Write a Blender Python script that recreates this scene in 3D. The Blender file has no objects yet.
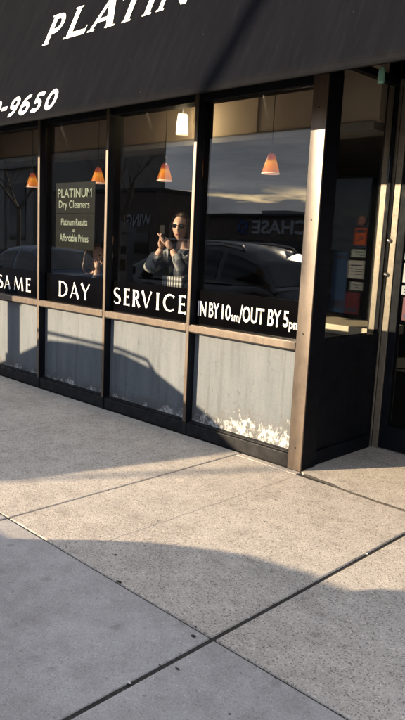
import bpy, bmesh, math, random
from mathutils import Vector, Matrix
import numpy as np

S = bpy.context.scene
COL = S.collection
random.seed(7)
PI = math.pi

# ------------------------------------------------------------------ camera
F_PX, IMG_W, IMG_H = 687.95, 405.0, 720.0
YAW, PITCH, ROLL = math.radians(44.011), math.radians(9.65), math.radians(-2.661)
cy, sy, cp, sp = math.cos(YAW), math.sin(YAW), math.cos(PITCH), math.sin(PITCH)
fw = Vector((-sy*cp, cy*cp, -sp)); rt = Vector((cy, sy, 0)); dn = fw.cross(rt)
cr, sr = math.cos(ROLL), math.sin(ROLL)
r2 = cr*rt + sr*dn
d2 = -sr*rt + cr*dn
cam = bpy.data.cameras.new('camera')
camo = bpy.data.objects.new('camera', cam); COL.objects.link(camo)
mw = Matrix((r2, -d2, -fw)).transposed().to_4x4()
mw.translation = (0, 0, 1.52)
camo.matrix_world = mw
cam.sensor_fit = 'VERTICAL'; cam.sensor_height = 24.0
cam.lens = 24.0*F_PX/IMG_H
cam.clip_start = 0.05; cam.clip_end = 2000
S.camera = camo

# ------------------------------------------------------------------ light
SUN_A = 0.60                        # X travelled per metre of Y
CLOUD = 3.3
SUN_DROP = 0.27                     # drop per metre of Y
elev = math.atan(SUN_DROP/math.hypot(1, SUN_A))
S.view_settings.view_transform = 'Standard'
S.view_settings.look = 'None'
S.view_settings.exposure = 2.35
S.view_settings.gamma = 1.0
S.view_settings.use_curve_mapping = False
sun = bpy.data.lights.new('sun', 'SUN'); sun.energy = 3.1; sun.angle = math.radians(0.5)
sun.color = (1.0, 0.80, 0.55)
suno = bpy.data.objects.new('sun', sun); COL.objects.link(suno)
sdir = Vector((SUN_A, 1, -SUN_DROP)).normalized()
suno.rotation_euler = sdir.to_track_quat('-Z', 'Y').to_euler()
suno.location = (-8, -14, 12)

W = bpy.data.worlds.new('World'); S.world = W; W.use_nodes = True
wn, wl = W.node_tree.nodes, W.node_tree.links
wn.clear()
wout = wn.new('ShaderNodeOutputWorld'); bg = wn.new('ShaderNodeBackground')
sky = wn.new('ShaderNodeTexSky'); sky.sky_type = 'NISHITA'; sky.sun_disc = False
sky.sun_elevation = elev
sky.sun_rotation = math.atan2(-SUN_A, -1)
sky.air_density = 1.0; sky.dust_density = 1.0; sky.ozone_density = 1.0
# broken grey-blue cloud deck with a bright gap low over the horizon
tc = wn.new('ShaderNodeTexCoord'); mp = wn.new('ShaderNodeMapping'); mp.inputs['Scale'].default_value = (1.6, 1.6, 9.0)
nz = wn.new('ShaderNodeTexNoise'); nz.inputs['Scale'].default_value = 1.7; nz.inputs['Detail'].default_value = 8; nz.inputs['Roughness'].default_value = 0.62
rp = wn.new('ShaderNodeValToRGB')
rp.color_ramp.elements[0].position = 0.34; rp.color_ramp.elements[0].color = (0.23, 0.29, 0.40, 1)
rp.color_ramp.elements[1].position = 0.68; rp.color_ramp.elements[1].color = (0.78, 0.84, 0.95, 1)
sc_ = wn.new('ShaderNodeMix'); sc_.data_type = 'RGBA'; sc_.blend_type = 'MULTIPLY'; sc_.inputs[0].default_value = 1.0
sc_.inputs[7].default_value = (CLOUD, CLOUD, CLOUD, 1)
sepz = wn.new('ShaderNodeSeparateXYZ')
gap = wn.new('ShaderNodeValToRGB')
for p_ in (0.5, 0.6): gap.color_ramp.elements.new(p_)
for e_, (p_, v_) in zip(gap.color_ramp.elements, ((0.0, .5), (0.05, 1), (0.066, 1), (0.084, 0))): e_.position = p_; e_.color = (v_, v_, v_, 1)
mp2 = wn.new('ShaderNodeMapping'); mp2.inputs['Scale'].default_value = (5.0, 5.0, 40.0)
nz2 = wn.new('ShaderNodeTexNoise'); nz2.inputs['Scale'].default_value = 1.6; nz2.inputs['Detail'].default_value = 6
rp2 = wn.new('ShaderNodeValToRGB'); rp2.color_ramp.elements[0].position = 0.50; rp2.color_ramp.elements[1].position = 0.66
gm = wn.new('ShaderNodeMath'); gm.operation = 'MULTIPLY'
gi = wn.new('ShaderNodeMath'); gi.operation = 'MULTIPLY_ADD'; gi.inputs[1].default_value = 0.5; gi.inputs[2].default_value = 0.012
mx = wn.new('ShaderNodeMix'); mx.data_type = 'RGBA'
wl.new(tc.outputs['Generated'], mp.inputs['Vector']); wl.new(mp.outputs['Vector'], nz.inputs['Vector'])
wl.new(tc.outputs['Generated'], mp2.inputs['Vector']); wl.new(mp2.outputs['Vector'], nz2.inputs['Vector'])
wl.new(tc.outputs['Generated'], sepz.inputs[0]); wl.new(sepz.outputs['Z'], gap.inputs['Fac'])
wl.new(nz2.outputs['Fac'], rp2.inputs['Fac']); wl.new(gap.outputs['Color'], gm.inputs[0]); wl.new(rp2.outputs['Color'], gm.inputs[1])
wl.new(gm.outputs[0], gi.inputs[0]); wl.new(gi.outputs[0], mx.inputs[0])
wl.new(nz.outputs['Fac'], rp.inputs['Fac']); wl.new(rp.outputs['Color'], sc_.inputs[6])
wl.new(sc_.outputs[2], mx.inputs[6]); wl.new(sky.outputs['Color'], mx.inputs[7])
wl.new(mx.outputs[2], bg.inputs['Color'])
bg.inputs['Strength'].default_value = 0.11
wl.new(bg.outputs[0], wout.inputs['Surface'])

# ------------------------------------------------------------------ materials
MATS = {}
def mat(name, col=(.5, .5, .5), rough=.6, metal=0.0, spec=0.5, coat=0.0):
    if name in MATS: return MATS[name]
    m = bpy.data.materials.new(name); m.use_nodes = True
    b = m.node_tree.nodes['Principled BSDF']
    b.inputs['Base Color'].default_value = (*col, 1); b.inputs['Roughness'].default_value = rough
    b.inputs['Metallic'].default_value = metal; b.inputs['Specular IOR Level'].default_value = spec
    b.inputs['Coat Weight'].default_value = coat
    MATS[name] = m
    return m
def N(m, t, **kw):
    n = m.node_tree.nodes.new(t)
    for k, v in kw.items():
        if k in n.inputs: n.inputs[k].default_value = v
        else: setattr(n, k, v)
    return n
def L(m, a, b): m.node_tree.links.new(a, b)
def bsdf(m): return m.node_tree.nodes['Principled BSDF']
def objco(m, scale=None):
    t = N(m, 'ShaderNodeTexCoord')
    if scale is None: return t.outputs['Object']
    p = N(m, 'ShaderNodeMapping'); p.inputs['Scale'].default_value = scale
    L(m, t.outputs['Object'], p.inputs['Vector']); return p.outputs['Vector']
def noise(m, co, scale, detail=4, rough=.55):
    n = N(m, 'ShaderNodeTexNoise', Scale=scale, Detail=detail, Roughness=rough)
    L(m, co, n.inputs['Vector']); return n.outputs['Fac']
def ramp(m, fac, stops):
    r = N(m, 'ShaderNodeValToRGB'); e = r.color_ramp.elements
    while len(e) < len(stops): e.new(0.5)
    for i, (p, c) in enumerate(stops):
        e[i].position = p; e[i].color = (*c, 1) if len(c) == 3 else c
    L(m, fac, r.inputs['Fac']); return r.outputs['Color']
def mixc(m, fac, a, b, mode='MIX'):
    n = N(m, 'ShaderNodeMix'); n.data_type = 'RGBA'; n.blend_type = mode
    for i, v in ((0, fac), (6, a), (7, b)):
        if isinstance(v, (int, float)): n.inputs[i].default_value = v
        elif isinstance(v, tuple): n.inputs[i].default_value = (*v, 1)
        else: L(m, v, n.inputs[i])
    return n.outputs[2]
def math_(m, op, a, b=0.0):
    n = N(m, 'ShaderNodeMath'); n.operation = op
    for i, v in ((0, a), (1, b)):
        if isinstance(v, (int, float)): n.inputs[i].default_value = v
        else: L(m, v, n.inputs[i])
    return n.outputs[0]
def bump(m, h, strength=.3, dist=.01):
    n = N(m, 'ShaderNodeBump', Strength=strength, Distance=dist)
    L(m, h, n.inputs['Height']); L(m, n.outputs['Normal'], bsdf(m).inputs['Normal'])
def vary(m, col, amt=.25, scale=6, rough=None, bumpk=None):
    co = objco(m)
    f = noise(m, co, scale, 5)
    lo = tuple(c*(1-amt) for c in col); hi = tuple(min(1, c*(1+amt)) for c in col)
    L(m, ramp(m, f, [(.3, lo), (.7, hi)]), bsdf(m).inputs['Base Color'])
    if rough:
        r = ramp(m, noise(m, co, scale*2.3, 4), [(.3, (rough[0],)*3), (.7, (rough[1],)*3)])
        L(m, r, bsdf(m).inputs['Roughness'])
    if bumpk: bump(m, noise(m, co, bumpk[0], 4), bumpk[1], bumpk[2])
    return m

# concrete: exposed aggregate / smooth trowelled
def concrete(name, base, agg):
    m = mat(name, base, .9, spec=.25)
    co = objco(m)
    big = noise(m, co, 1.3, 6, .6)
    mid = noise(m, co, 7, 7, .7)
    fine = noise(m, co, 130, 3, .7)
    b = ramp(m, big, [(.25, tuple(c*.86 for c in base)), (.75, tuple(min(1, c*1.1) for c in base))])
    md = ramp(m, mid, [(.3, (.80, .79, .78)), (.55, (1, 1, 1)), (.75, (1.10,)*3)])
    c = mixc(m, 1.0, b, md, 'MULTIPLY')
    v = N(m, 'ShaderNodeTexVoronoi', Scale=185.0 if agg else 260.0); L(m, co, v.inputs['Vector'])
    sepc = N(m, 'ShaderNodeSeparateColor'); L(m, v.outputs['Color'], sepc.inputs[0])
    if agg:
        st = ramp(m, sepc.outputs[0], [(.0, (.42, .40, .38)), (.11, (.60, .57, .54)), (.14, (.93, .92, .91)), (.84, (1.0, 1.0, 1.0)), (.90, (1.18, 1.15, 1.1)), (1.0, (1.42, 1.38, 1.32))])
    else:
        st = ramp(m, sepc.outputs[0], [(.0, (.62, .6, .6)), (.05, (.9, .9, .9)), (.5, (1, 1, 1)), (.95, (1.06, 1.05, 1.04)), (1.0, (1.35, 1.33, 1.3))])
    c = mixc(m, 1.0, c, st, 'MULTIPLY')
    fr = ramp(m, fine, [(.3, (.82,)*3), (.7, (1.16,)*3)])
    c = mixc(m, .8, c, fr, 'MULTIPLY')
    # dropped spots and gum stains
    sp_ = N(m, 'ShaderNodeTexVoronoi', Scale=2.6); sp_.voronoi_dimensions = '2D'; L(m, co, sp_.inputs['Vector'])
    sn = math_(m, 'ADD', sp_.outputs['Distance'], math_(m, 'MULTIPLY', noise(m, co, 40, 3), .12))
    stain = ramp(m, sn, [(.085, (.74, .73, .735)), (.135, (1, 1, 1))])
    c = mixc(m, .75, c, stain, 'MULTIPLY')
    s2 = N(m, 'ShaderNodeTexVoronoi', Scale=6.0); s2.voronoi_dimensions = '2D'; L(m, co, s2.inputs['Vector'])
    sn2 = math_(m, 'ADD', s2.outputs['Distance'], math_(m, 'MULTIPLY', noise(m, co, 70, 3), .10))
    c = mixc(m, .7, c, ramp(m, sn2, [(.070, (.68, .665, .66)), (.095, (1, 1, 1))]), 'MULTIPLY')
    wear = ramp(m, noise(m, co, 2.3, 9, .78), [(.34, (.76, .75, .745)), (.52, (1, 1, 1))])
    c = mixc(m, .75, c, wear, 'MULTIPLY')
    L(m, c, bsdf(m).inputs['Base Color'])
    h = math_(m, 'ADD', math_(m, 'MULTIPLY', sepc.outputs[1], .5 if agg else .2), fine)
    bump(m, h, .55 if agg else .3, .0025)
    return m
CONC_A = concrete('aggregate_concrete', (.50, .45, .395), True)
CONC_S = concrete('trowelled_concrete', (.40, .375, .358), False)
CONC_E = concrete('entry_concrete', (.52, .465, .40), True)
KERBM = concrete('kerb_concrete', (.38, .37, .35), True)
JOINT = vary(mat('joint_dirt', (.035, .03, .026), 1), (.035, .03, .026), .5, 60)
ASPH = vary(mat('asphalt', (.05, .05, .052), .9), (.05, .05, .052), .3, 60, bumpk=(180, .4, .004))

BLACK = vary(mat('black_and_shade', (.005, .006, .009), .5, spec=.14), (.005, .006, .009), .3, 9, (.45, .65))  # truly black parts, and the shade painted onto mullion and post sides
PLINTHM = vary(mat('plinth_paint', (.015, .0145, .0155), .6, spec=.12), (.015, .0145, .0155), .45, 14, (.4, .65))
BRONZE = mat('bronze_metal', (.24, .165, .11), .42, .4)
def _bronze(m):
    co = objco(m, (1, 1, .18))
    f = noise(m, co, 26, 6, .65)
    L(m, ramp(m, f, [(.28, (.060, .041, .028)), (.5, (.086, .060, .041)), (.75, (.112, .083, .058))]), bsdf(m).inputs['Base Color'])
    sc = ramp(m, noise(m, objco(m, (3, 3, .6)), 30, 7, .8), [(.30, (.5, .48, .46)), (.38, (1, 1, 1))])
    gr = ramp(m, noise(m, objco(m), 6, 7, .7), [(.32, (.62, .60, .58)), (.5, (1, 1, 1))])
    cc = bsdf(m).inputs['Base Color'].links[0].from_socket
    L(m, mixc(m, .8, mixc(m, .8, cc, sc, 'MULTIPLY'), gr, 'MULTIPLY'), bsdf(m).inputs['Base Color'])
    g = noise(m, objco(m), 34, 5, .7)
    L(m, ramp(m, g, [(.3, (.36,)*3), (.7, (.48,)*3)]), bsdf(m).inputs['Roughness'])
    bump(m, f, .12, .002)
_bronze(BRONZE); bsdf(BRONZE).inputs['Coat Weight'].default_value = .9; bsdf(BRONZE).inputs['Coat Roughness'].default_value = .30
JAMBM = vary(mat('jamb_metal', (.21, .175, .13), .45, .3), (.21, .175, .13), .2, 30, (.35, .5))

# grey panels with flaking white paint along the foot
PANEL = mat('panel_paint', (.15, .15, .15), .6, spec=.3)
def _panel(m):
    co = objco(m)
    geo = N(m, 'ShaderNodeNewGeometry'); sx = N(m, 'ShaderNodeSeparateXYZ'); L(m, geo.outputs['Position'], sx.inputs[0])
    z = sx.outputs['Z']; x = sx.outputs['X']
    cs = objco(m, (1, 1, .22))
    f = noise(m, cs, 9, 6, .65)
    base = ramp(m, f, [(.25, (.078, .091, .104)), (.5, (.097, .109, .122)), (.75, (.117, .128, .141))])
    fine = ramp(m, noise(m, co, 55, 5, .7), [(.3, (.86,)*3), (.7, (1.1,)*3)])
    base = mixc(m, .7, base, fine, 'MULTIPLY')
    # scuffs
    sc = ramp(m, noise(m, objco(m, (1, 1, .5)), 22, 6, .75), [(.30, (.45,)*3), (.40, (1, 1, 1))])
    base = mixc(m, .7, base, sc, 'MULTIPLY')
    dr = ramp(m, noise(m, objco(m, (1, 1, .05)), 24, 5, .7), [(.34, (.72, .70, .67)), (.48, (1, 1, 1)), (.70, (1.08,)*3)])
    base = mixc(m, .65, base, dr, 'MULTIPLY')
    spl = N(m, 'ShaderNodeMapRange'); spl.inputs[1].default_value = .20; spl.inputs[2].default_value = .10
    L(m, math_(m, 'ADD', z, math_(m, 'MULTIPLY', math_(m, 'SUBTRACT', noise(m, co, 8, 7, .75), .5), .5)), spl.inputs[0])
    base = mixc(m, math_(m, 'MULTIPLY', spl.outputs[0], .4), base, (.06, .054, .046))
    # flaked area: height limit varies along x
    lim_n = noise(m, objco(m, (1, 1, .7)), 7, 7, .7)
    big = noise(m, objco(m, (1, 1, 0)), 1.9, 2, .5)
    # stronger on the panel next to the corner post
    east = N(m, 'ShaderNodeMapRange'); east.inputs[1].default_value = -3.85; east.inputs[2].default_value = -3.3; east.inputs[3].default_value = .44; east.inputs[4].default_value = 1.0
    L(m, x, east.inputs[0])
    lim = math_(m, 'MULTIPLY', math_(m, 'MULTIPLY', math_(m, 'SUBTRACT', lim_n, .20), .80), east.outputs[0])
    lim = math_(m, 'ADD', lim, .06)
    d = math_(m, 'SUBTRACT', lim, z)
    edge = math_(m, 'ADD', d, math_(m, 'MULTIPLY', math_(m, 'SUBTRACT', noise(m, co, 38, 5, .7), .5), .16))
    mr = N(m, 'ShaderNodeMapRange'); mr.inputs[1].default_value = .035; mr.inputs[2].default_value = .085; L(m, edge, mr.inputs[0]); msk = mr.outputs[0]
    cr_ = N(m, 'ShaderNodeMapRange'); cr_.inputs[1].default_value = .45; cr_.inputs[2].default_value = .52; L(m, noise(m, objco(m, (1, 1, .8)), 10, 9, .78), cr_.inputs[0]); chip = cr_.outputs[0]
    msk2 = math_(m, 'MULTIPLY', msk, chip)
    hr_ = N(m, 'ShaderNodeMapRange'); hr_.inputs[1].default_value = -.03; hr_.inputs[2].default_value = .05; L(m, edge, hr_.inputs[0]); halo = hr_.outputs[0]
    base = mixc(m, math_(m, 'MULTIPLY', halo, .45), base, (.065, .062, .058))
    whitec = ramp(m, noise(m, co, 45, 4), [(.3, (.20, .20, .195)), (.6, (.46, .465, .455))])
    col = mixc(m, msk2, base, whitec)
    L(m, col, bsdf(m).inputs['Base Color'])
    bump(m, math_(m, 'ADD', math_(m, 'MULTIPLY', msk2, .7), math_(m, 'MULTIPLY', f, .2)), .3, .004)
_panel(PANEL)

# awning fabric
AWN = mat('awning_fabric', (.004, .004, .006), .9, spec=.02)
def _awn(m):
    co = objco(m)
    st = noise(m, objco(m, (1, .35, .35)), 5, 7, .65)
    c = ramp(m, st, [(.25, (.0038, .0043, .0062)), (.55, (.0049, .0054, .0076)), (.8, (.0062, .0067, .0092))])
    dust = ramp(m, noise(m, objco(m, (2.2, .25, .25)), 11, 8, .75), [(.50, (1, 1, 1)), (.72, (1.55, 1.5, 1.42))])
    c = mixc(m, .8, c, dust, 'MULTIPLY')
    sx = N(m, 'ShaderNodeSeparateXYZ'); L(m, co, sx.inputs[0])
    # pale grime collected along the hem
    hz = N(m, 'ShaderNodeMapRange'); hz.inputs[1].default_value = .11; hz.inputs[2].default_value = .0; L(m, math_(m, 'ADD', sx.outputs['Z'], math_(m, 'MULTIPLY', noise(m, co, 14, 6, .7), .10)), hz.inputs[0])
    c = mixc(m, math_(m, 'MULTIPLY', hz.outputs[0], .8), c, (.011, .0105, .0105))
    # specks
    v = N(m, 'ShaderNodeTexVoronoi', Scale=7.0); L(m, co, v.inputs['Vector'])
    c = mixc(m, math_(m, 'LESS_THAN', v.outputs['Distance'], .035), c, (.02, .02, .019))
    L(m, c, bsdf(m).inputs['Base Color'])
    sp_ = noise(m, co, 3, 6, .6)
    wv = N(m, 'ShaderNodeTexNoise', Scale=420.0, Detail=2.0); L(m, co, wv.inputs['Vector'])
    bump(m, math_(m, 'ADD', math_(m, 'MULTIPLY', wv.outputs['Fac'], .08), sp_), .3, .02)
_awn(AWN)
AWNIN = vary(mat('awning_backing', (.20, .165, .125), .8), (.20, .165, .125), .2, 5)
WHITE = vary(mat('white_vinyl', (.80, .79, .77), .5), (.80, .79, .77), .05, 20)
BANDL = mat('white_band_letters', (.55, .55, .55), .6, spec=.2)
BAND = vary(mat('black_vinyl', (.0012, .0012, .0016), .12, spec=.15), (.0012, .0012, .0016), .3, 5)

def glassmat(name, tint=(.86, .87, .87), r0=.055, rough=0.0):
    m = bpy.data.materials.new(name); m.use_nodes = True; nt = m.node_tree; nt.nodes.clear()
    out = N(m, 'ShaderNodeOutputMaterial'); tr = N(m, 'ShaderNodeBsdfTransparent'); gl = N(m, 'ShaderNodeBsdfGlossy')
    tr.inputs['Color'].default_value = (*tint, 1); gl.inputs['Roughness'].default_value = rough
    lw = N(m, 'ShaderNodeLayerWeight'); lw.inputs['Blend'].default_value = .5
    p5 = math_(m, 'POWER', lw.outputs['Facing'], 4.2)
    fac = math_(m, 'ADD', math_(m, 'MULTIPLY', p5, 1-r0), r0)
    mixs = N(m, 'ShaderNodeMixShader')
    L(m, fac, mixs.inputs[0]); L(m, tr.outputs[0], mixs.inputs[1]); L(m, gl.outputs[0], mixs.inputs[2])
    # slight waviness of old plate glass
    nb = N(m, 'ShaderNodeBump', Strength=.02, Distance=.02)
    L(m, noise(m, objco(m), 1.6, 2), nb.inputs['Height']); L(m, nb.outputs['Normal'], gl.inputs['Normal'])
    L(m, mixs.outputs[0], out.inputs['Surface'])
    return m
GLASS = glassmat('window_glass')
CARGLASS = mat('car_glass', (.01, .011, .012), .05, spec=.6)

def emis(name, col, strength):
    m = bpy.data.materials.new(name); m.use_nodes = True
    b = bsdf(m); b.inputs['Base Color'].default_value = (*col, 1)
    b.inputs['Emission Color'].default_value = (*col, 1); b.inputs['Emission Strength'].default_value = strength
    return m
# glowing amber glass shade: hot where the bulb sits, dim at the neck
SHADE = emis('amber_glass', (.9, .35, .06), .17)
def _shade(m):
    t = N(m, 'ShaderNodeTexCoord'); s = N(m, 'ShaderNodeSeparateXYZ'); L(m, t.outputs['Object'], s.inputs[0])
    f = math_(m, 'ADD', math_(m, 'MULTIPLY', s.outputs['Z'], 5.6), math_(m, 'MULTIPLY', math_(m, 'SUBTRACT', noise(m, t.outputs['Object'], 26, 3), .5), .35))
    c = ramp(m, f, [(0.0, (.62, .17, .05)), (.28, (.9, .23, .015)), (.55, (1.0, .36, .03)), (.72, (.55, .09, .02)), (1.0, (.10, .015, .025))])
    L(m, c, bsdf(m).inputs['Emission Color']); L(m, mixc(m, .75, c, (.05, .02, .01)), bsdf(m).inputs['Base Color'])
    bsdf(m).inputs['Roughness'].default_value = .25
_shade(SHADE)
def _lit(m):
    out = [n for n in m.node_tree.nodes if n.type == 'OUTPUT_MATERIAL'][0]
    tl = N(m, 'ShaderNodeBsdfTranslucent'); tl.inputs['Color'].default_value = (.9, .85, .72, 1); ad = N(m, 'ShaderNodeMixShader'); ad.inputs[0].default_value = .75
    L(m, bsdf(m).outputs[0], ad.inputs[1]); L(m, tl.outputs[0], ad.inputs[2]); L(m, ad.outputs[0], out.inputs['Surface'])
SHADERIM = emis('shade_rim', (.95, .62, .42), .10)
LITWHITE = emis('lit_white_shade', (1.0, .90, .66), .24); _lit(LITWHITE)

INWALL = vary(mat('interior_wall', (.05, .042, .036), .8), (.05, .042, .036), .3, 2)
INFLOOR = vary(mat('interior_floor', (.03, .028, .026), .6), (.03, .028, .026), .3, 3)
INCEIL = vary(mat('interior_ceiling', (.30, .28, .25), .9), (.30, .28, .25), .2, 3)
BULK = vary(mat('bulkhead_paint', (.58, .47, .36), .85), (.58, .47, .36), .08, 2)
CREAM = vary(mat('cream_laminate', (.55, .47, .33), .5), (.55, .47, .33), .1, 8)
SPECK = mat('speckled_board', (.2, .18, .15), .7)
vary(SPECK, (.16, .145, .12), .5, 70)
BRICK = mat('brick', (.2, .1, .07), .85)
def _brick(m):
    t = N(m, 'ShaderNodeTexCoord'); s = N(m, 'ShaderNodeSeparateXYZ'); L(m, t.outputs['Object'], s.inputs[0])
    cmb = N(m, 'ShaderNodeCombineXYZ'); L(m, math_(m, 'ADD', s.outputs['X'], s.outputs['Y']), cmb.inputs[0]); L(m, s.outputs['Z'], cmb.inputs[1])
    b = N(m, 'ShaderNodeTexBrick', Scale=4.4); L(m, cmb.outputs[0], b.inputs['Vector'])
    b.inputs['Color1'].default_value = (.15, .075, .05, 1); b.inputs['Color2'].default_value = (.22, .11, .075, 1); b.inputs['Mortar'].default_value = (.28, .26, .23, 1)
    L(m, b.outputs['Color'], bsdf(m).inputs['Base Color'])
_brick(BRICK)

# ------------------------------------------------------------------ mesh helpers
ORG = {}
class MB:
    def __init__(s): s.bm = bmesh.new()
    def _new(s, verts): return verts
    def box(s, x0, x1, y0, y1, z0, z1, bev=0.0, mi=0, rotz=0, piv=None):
        r = bmesh.ops.create_cube(s.bm, size=1.0)
        vs = r['verts']
        for v in vs:
            v.co = Vector(((x0+x1)/2+v.co.x*(x1-x0), (y0+y1)/2+v.co.y*(y1-y0), (z0+z1)/2+v.co.z*(z1-z0)))
        fs = {f for v in vs for f in v.link_faces}
        for f in fs: f.material_index = mi
        if bev > 0:
            es = list({e for v in vs for e in v.link_edges})
            rr = bmesh.ops.bevel(s.bm, geom=es, offset=bev, segments=2, profile=.5, affect='EDGES', clamp_overlap=True)
            for f in rr['faces']: f.material_index = mi
            vs = list({v for f in rr['faces'] for v in f.verts} | {v for v in vs if v.is_valid})
        if rotz:
            bmesh.ops.rotate(s.bm, verts=vs, cent=piv or ((x0+x1)/2, (y0+y1)/2, 0), matrix=Matrix.Rotation(rotz, 3, 'Z'))
        return s
    def poly(s, pts, mi=0):
        vs = [s.bm.verts.new(p) for p in pts]
        f = s.bm.faces.new(vs); f.material_index = mi
        return f
    def prism(s, pts, axis, a0, a1, mi=0):
        """closed outline in the two other axes, extruded along axis"""
        def P(p, a):
            if axis == 'x': return (a, p[0], p[1])
            if axis == 'y': return (p[0], a, p[1])
            return (p[0], p[1], a)
        A = [s.bm.verts.new(P(p, a0)) for p in pts]; B = [s.bm.verts.new(P(p, a1)) for p in pts]
        n = len(pts)
        fs = [s.bm.faces.new(A), s.bm.faces.new(B[::-1])]
        for i in range(n):
            fs.append(s.bm.faces.new((A[i], B[i], B[(i+1) % n], A[(i+1) % n])))
        for f in fs: f.material_index = mi
        return s
    def tube(s, pts, rad, n=8, mi=0, cap=True):
        pts = [Vector(p) for p in pts]
        rads = rad if isinstance(rad, (list, tuple)) else [rad]*len(pts)
        rings = []
        up = Vector((0, 0, 1))
        for i, p in enumerate(pts):
            t = (pts[min(i+1, len(pts)-1)]-pts[max(i-1, 0)])
            if t.length < 1e-9: t = Vector((0, 0, 1))
            t.normalize()
            a = t.cross(up)
            if a.length < .05: a = t.cross(Vector((1, 0, 0)))
            a.normalize(); b = t.cross(a)
            rings.append([s.bm.verts.new(p+(a*math.cos(2*PI*k/n)+b*math.sin(2*PI*k/n))*rads[i]) for k in range(n)])
        for i in range(len(rings)-1):
            for k in range(n):
                f = s.bm.faces.new((rings[i][k], rings[i][(k+1) % n], rings[i+1][(k+1) % n], rings[i+1][k])); f.material_index = mi; f.smooth = True
        if cap:
            f = s.bm.faces.new(rings[0][::-1]); f.material_index = mi
            f = s.bm.faces.new(rings[-1]); f.material_index = mi
        return s
    def lathe(s, prof, cx=0, cy=0, n=24, mi=0, smooth=True):
        rings = [[s.bm.verts.new((cx+r*math.cos(2*PI*k/n), cy+r*math.sin(2*PI*k/n), z)) for k in range(n)] for r, z in prof]
        for i in range(len(rings)-1):
            for k in range(n):
                f = s.bm.faces.new((rings[i][k], rings[i][(k+1) % n], rings[i+1][(k+1) % n], rings[i+1][k])); f.material_index = mi; f.smooth = smooth
        return s
    def disc_x(s, cx, cyy, cz, rad, x1, n=24, prof=None, mi=0):
        pass
    def loft(s, rings, closed=False, mi=0, smooth=True, caps=False):
        R = [[s.bm.verts.new(p) for p in r] for r in rings]
        n = len(R[0])
        for i in range(len(R)-1):
            for k in range(n if closed else n-1):
                k2 = (k+1) % n
                try:
                    f = s.bm.faces.new((R[i][k], R[i][k2], R[i+1][k2], R[i+1][k])); f.material_index = mi; f.smooth = smooth
                except ValueError: pass
        if caps:
            for r in (R[0][::-1], R[-1]):
                try: f = s.bm.faces.new(r); f.material_index = mi
                except ValueError: pass
        return s
    def ellipsoid(s, c, r, n=16, m=10, mi=0, fn=None):
        rr = bmesh.ops.create_uvsphere(s.bm, u_segments=n, v_segments=m, radius=1.0)
        for v in rr['verts']:
            p = v.co.copy()
            if fn: p = fn(p)
            v.co = Vector((c[0]+p.x*r[0], c[1]+p.y*r[1], c[2]+p.z*r[2]))
        for f in {f for v in rr['verts'] for f in v.link_faces}: f.smooth = True; f.material_index = mi
        return s
    def stroke(s, pts, w, to3, h):
        """flat ribbon along 2-D pts (w = width or list), to3(x, y, h) maps to the surface"""
        n = len(pts); ws = w if isinstance(w, (list, tuple)) else [w]*n
        A, B = [], []
        for i in range(n):
            d = Vector(pts[min(i+1, n-1)])-Vector(pts[max(i-1, 0)])
            d = Vector((d.x, d.y)).normalized(); nrm = Vector((-d.y, d.x))
            k = 1.0
            if 0 < i < n-1:
                e = (Vector(pts[i])-Vector(pts[i-1])).normalized()
                k = 1/max(.4, abs(e.dot(d)))
            p = Vector(pts[i]); A.append(p+nrm*ws[i]*.5*k); B.append(p-nrm*ws[i]*.5*k)
        a = [s.bm.verts.new(to3(p.x, p.y, h)) for p in A]; b = [s.bm.verts.new(to3(p.x, p.y, h)) for p in B]
        for i in range(n-1): s.bm.faces.new((a[i], b[i], b[i+1], a[i+1]))
        return s
    def add_mesh(s, me, M=None):
        k = len(s.bm.verts); s.bm.from_mesh(me); s.bm.verts.ensure_lookup_table()
        if M is not None:
            for v in s.bm.verts[k:]: v.co = M @ v.co
        return s
    def build(s, name, mats, parent=None, smooth=None, off=None):
        me = bpy.data.meshes.new(name)
        o_ = ORG.get(parent.name, Vector((0, 0, 0))) if parent else Vector((0, 0, 0))
        if off is not None: o_ = Vector(off)
        if o_.length:
            for v in s.bm.verts: v.co -= o_
        bmesh.ops.recalc_face_normals(s.bm, faces=s.bm.faces)
        if smooth:
            for f in s.bm.faces: f.smooth = True
        s.bm.to_mesh(me); s.bm.free()
        for m in (mats if isinstance(mats, (list, tuple)) else [mats]): me.materials.append(m)
        o = bpy.data.objects.new(name, me); COL.objects.link(o)
        if parent: o.parent = parent; ORG[o.name] = o_
        return o
def thing(name, label, cat, loc=(0, 0, 0), group=None, world_children=True):
    o = bpy.data.objects.new(name, None); COL.objects.link(o); o.location = loc; o.empty_display_size = .1
    ORG[o.name] = Vector(loc) if world_children else Vector((0, 0, 0))
    tag(o, label, cat, group); return o
def tag(o, label=None, cat=None, group=None, kind=None):
    if label: o['label'] = label
    if cat: o['category'] = cat
    if group: o['group'] = group
    if kind: o['kind'] = kind
    return o
def setloc(o, loc):
    """move a thing that is one mesh: put its origin at loc, mesh stays where it is"""
    o.data.transform(Matrix.Translation(-Vector(loc))); o.location = loc
def dup(root, loc, label=None):
    r = root.copy(); COL.objects.link(r); r.location = loc
    if label: r['label'] = label
    for ch in list(root.children):
        c = ch.copy(); COL.objects.link(c); c.parent = r
        for g in list(ch.children):
            d = g.copy(); COL.objects.link(d); d.parent = c
    return r
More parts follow.
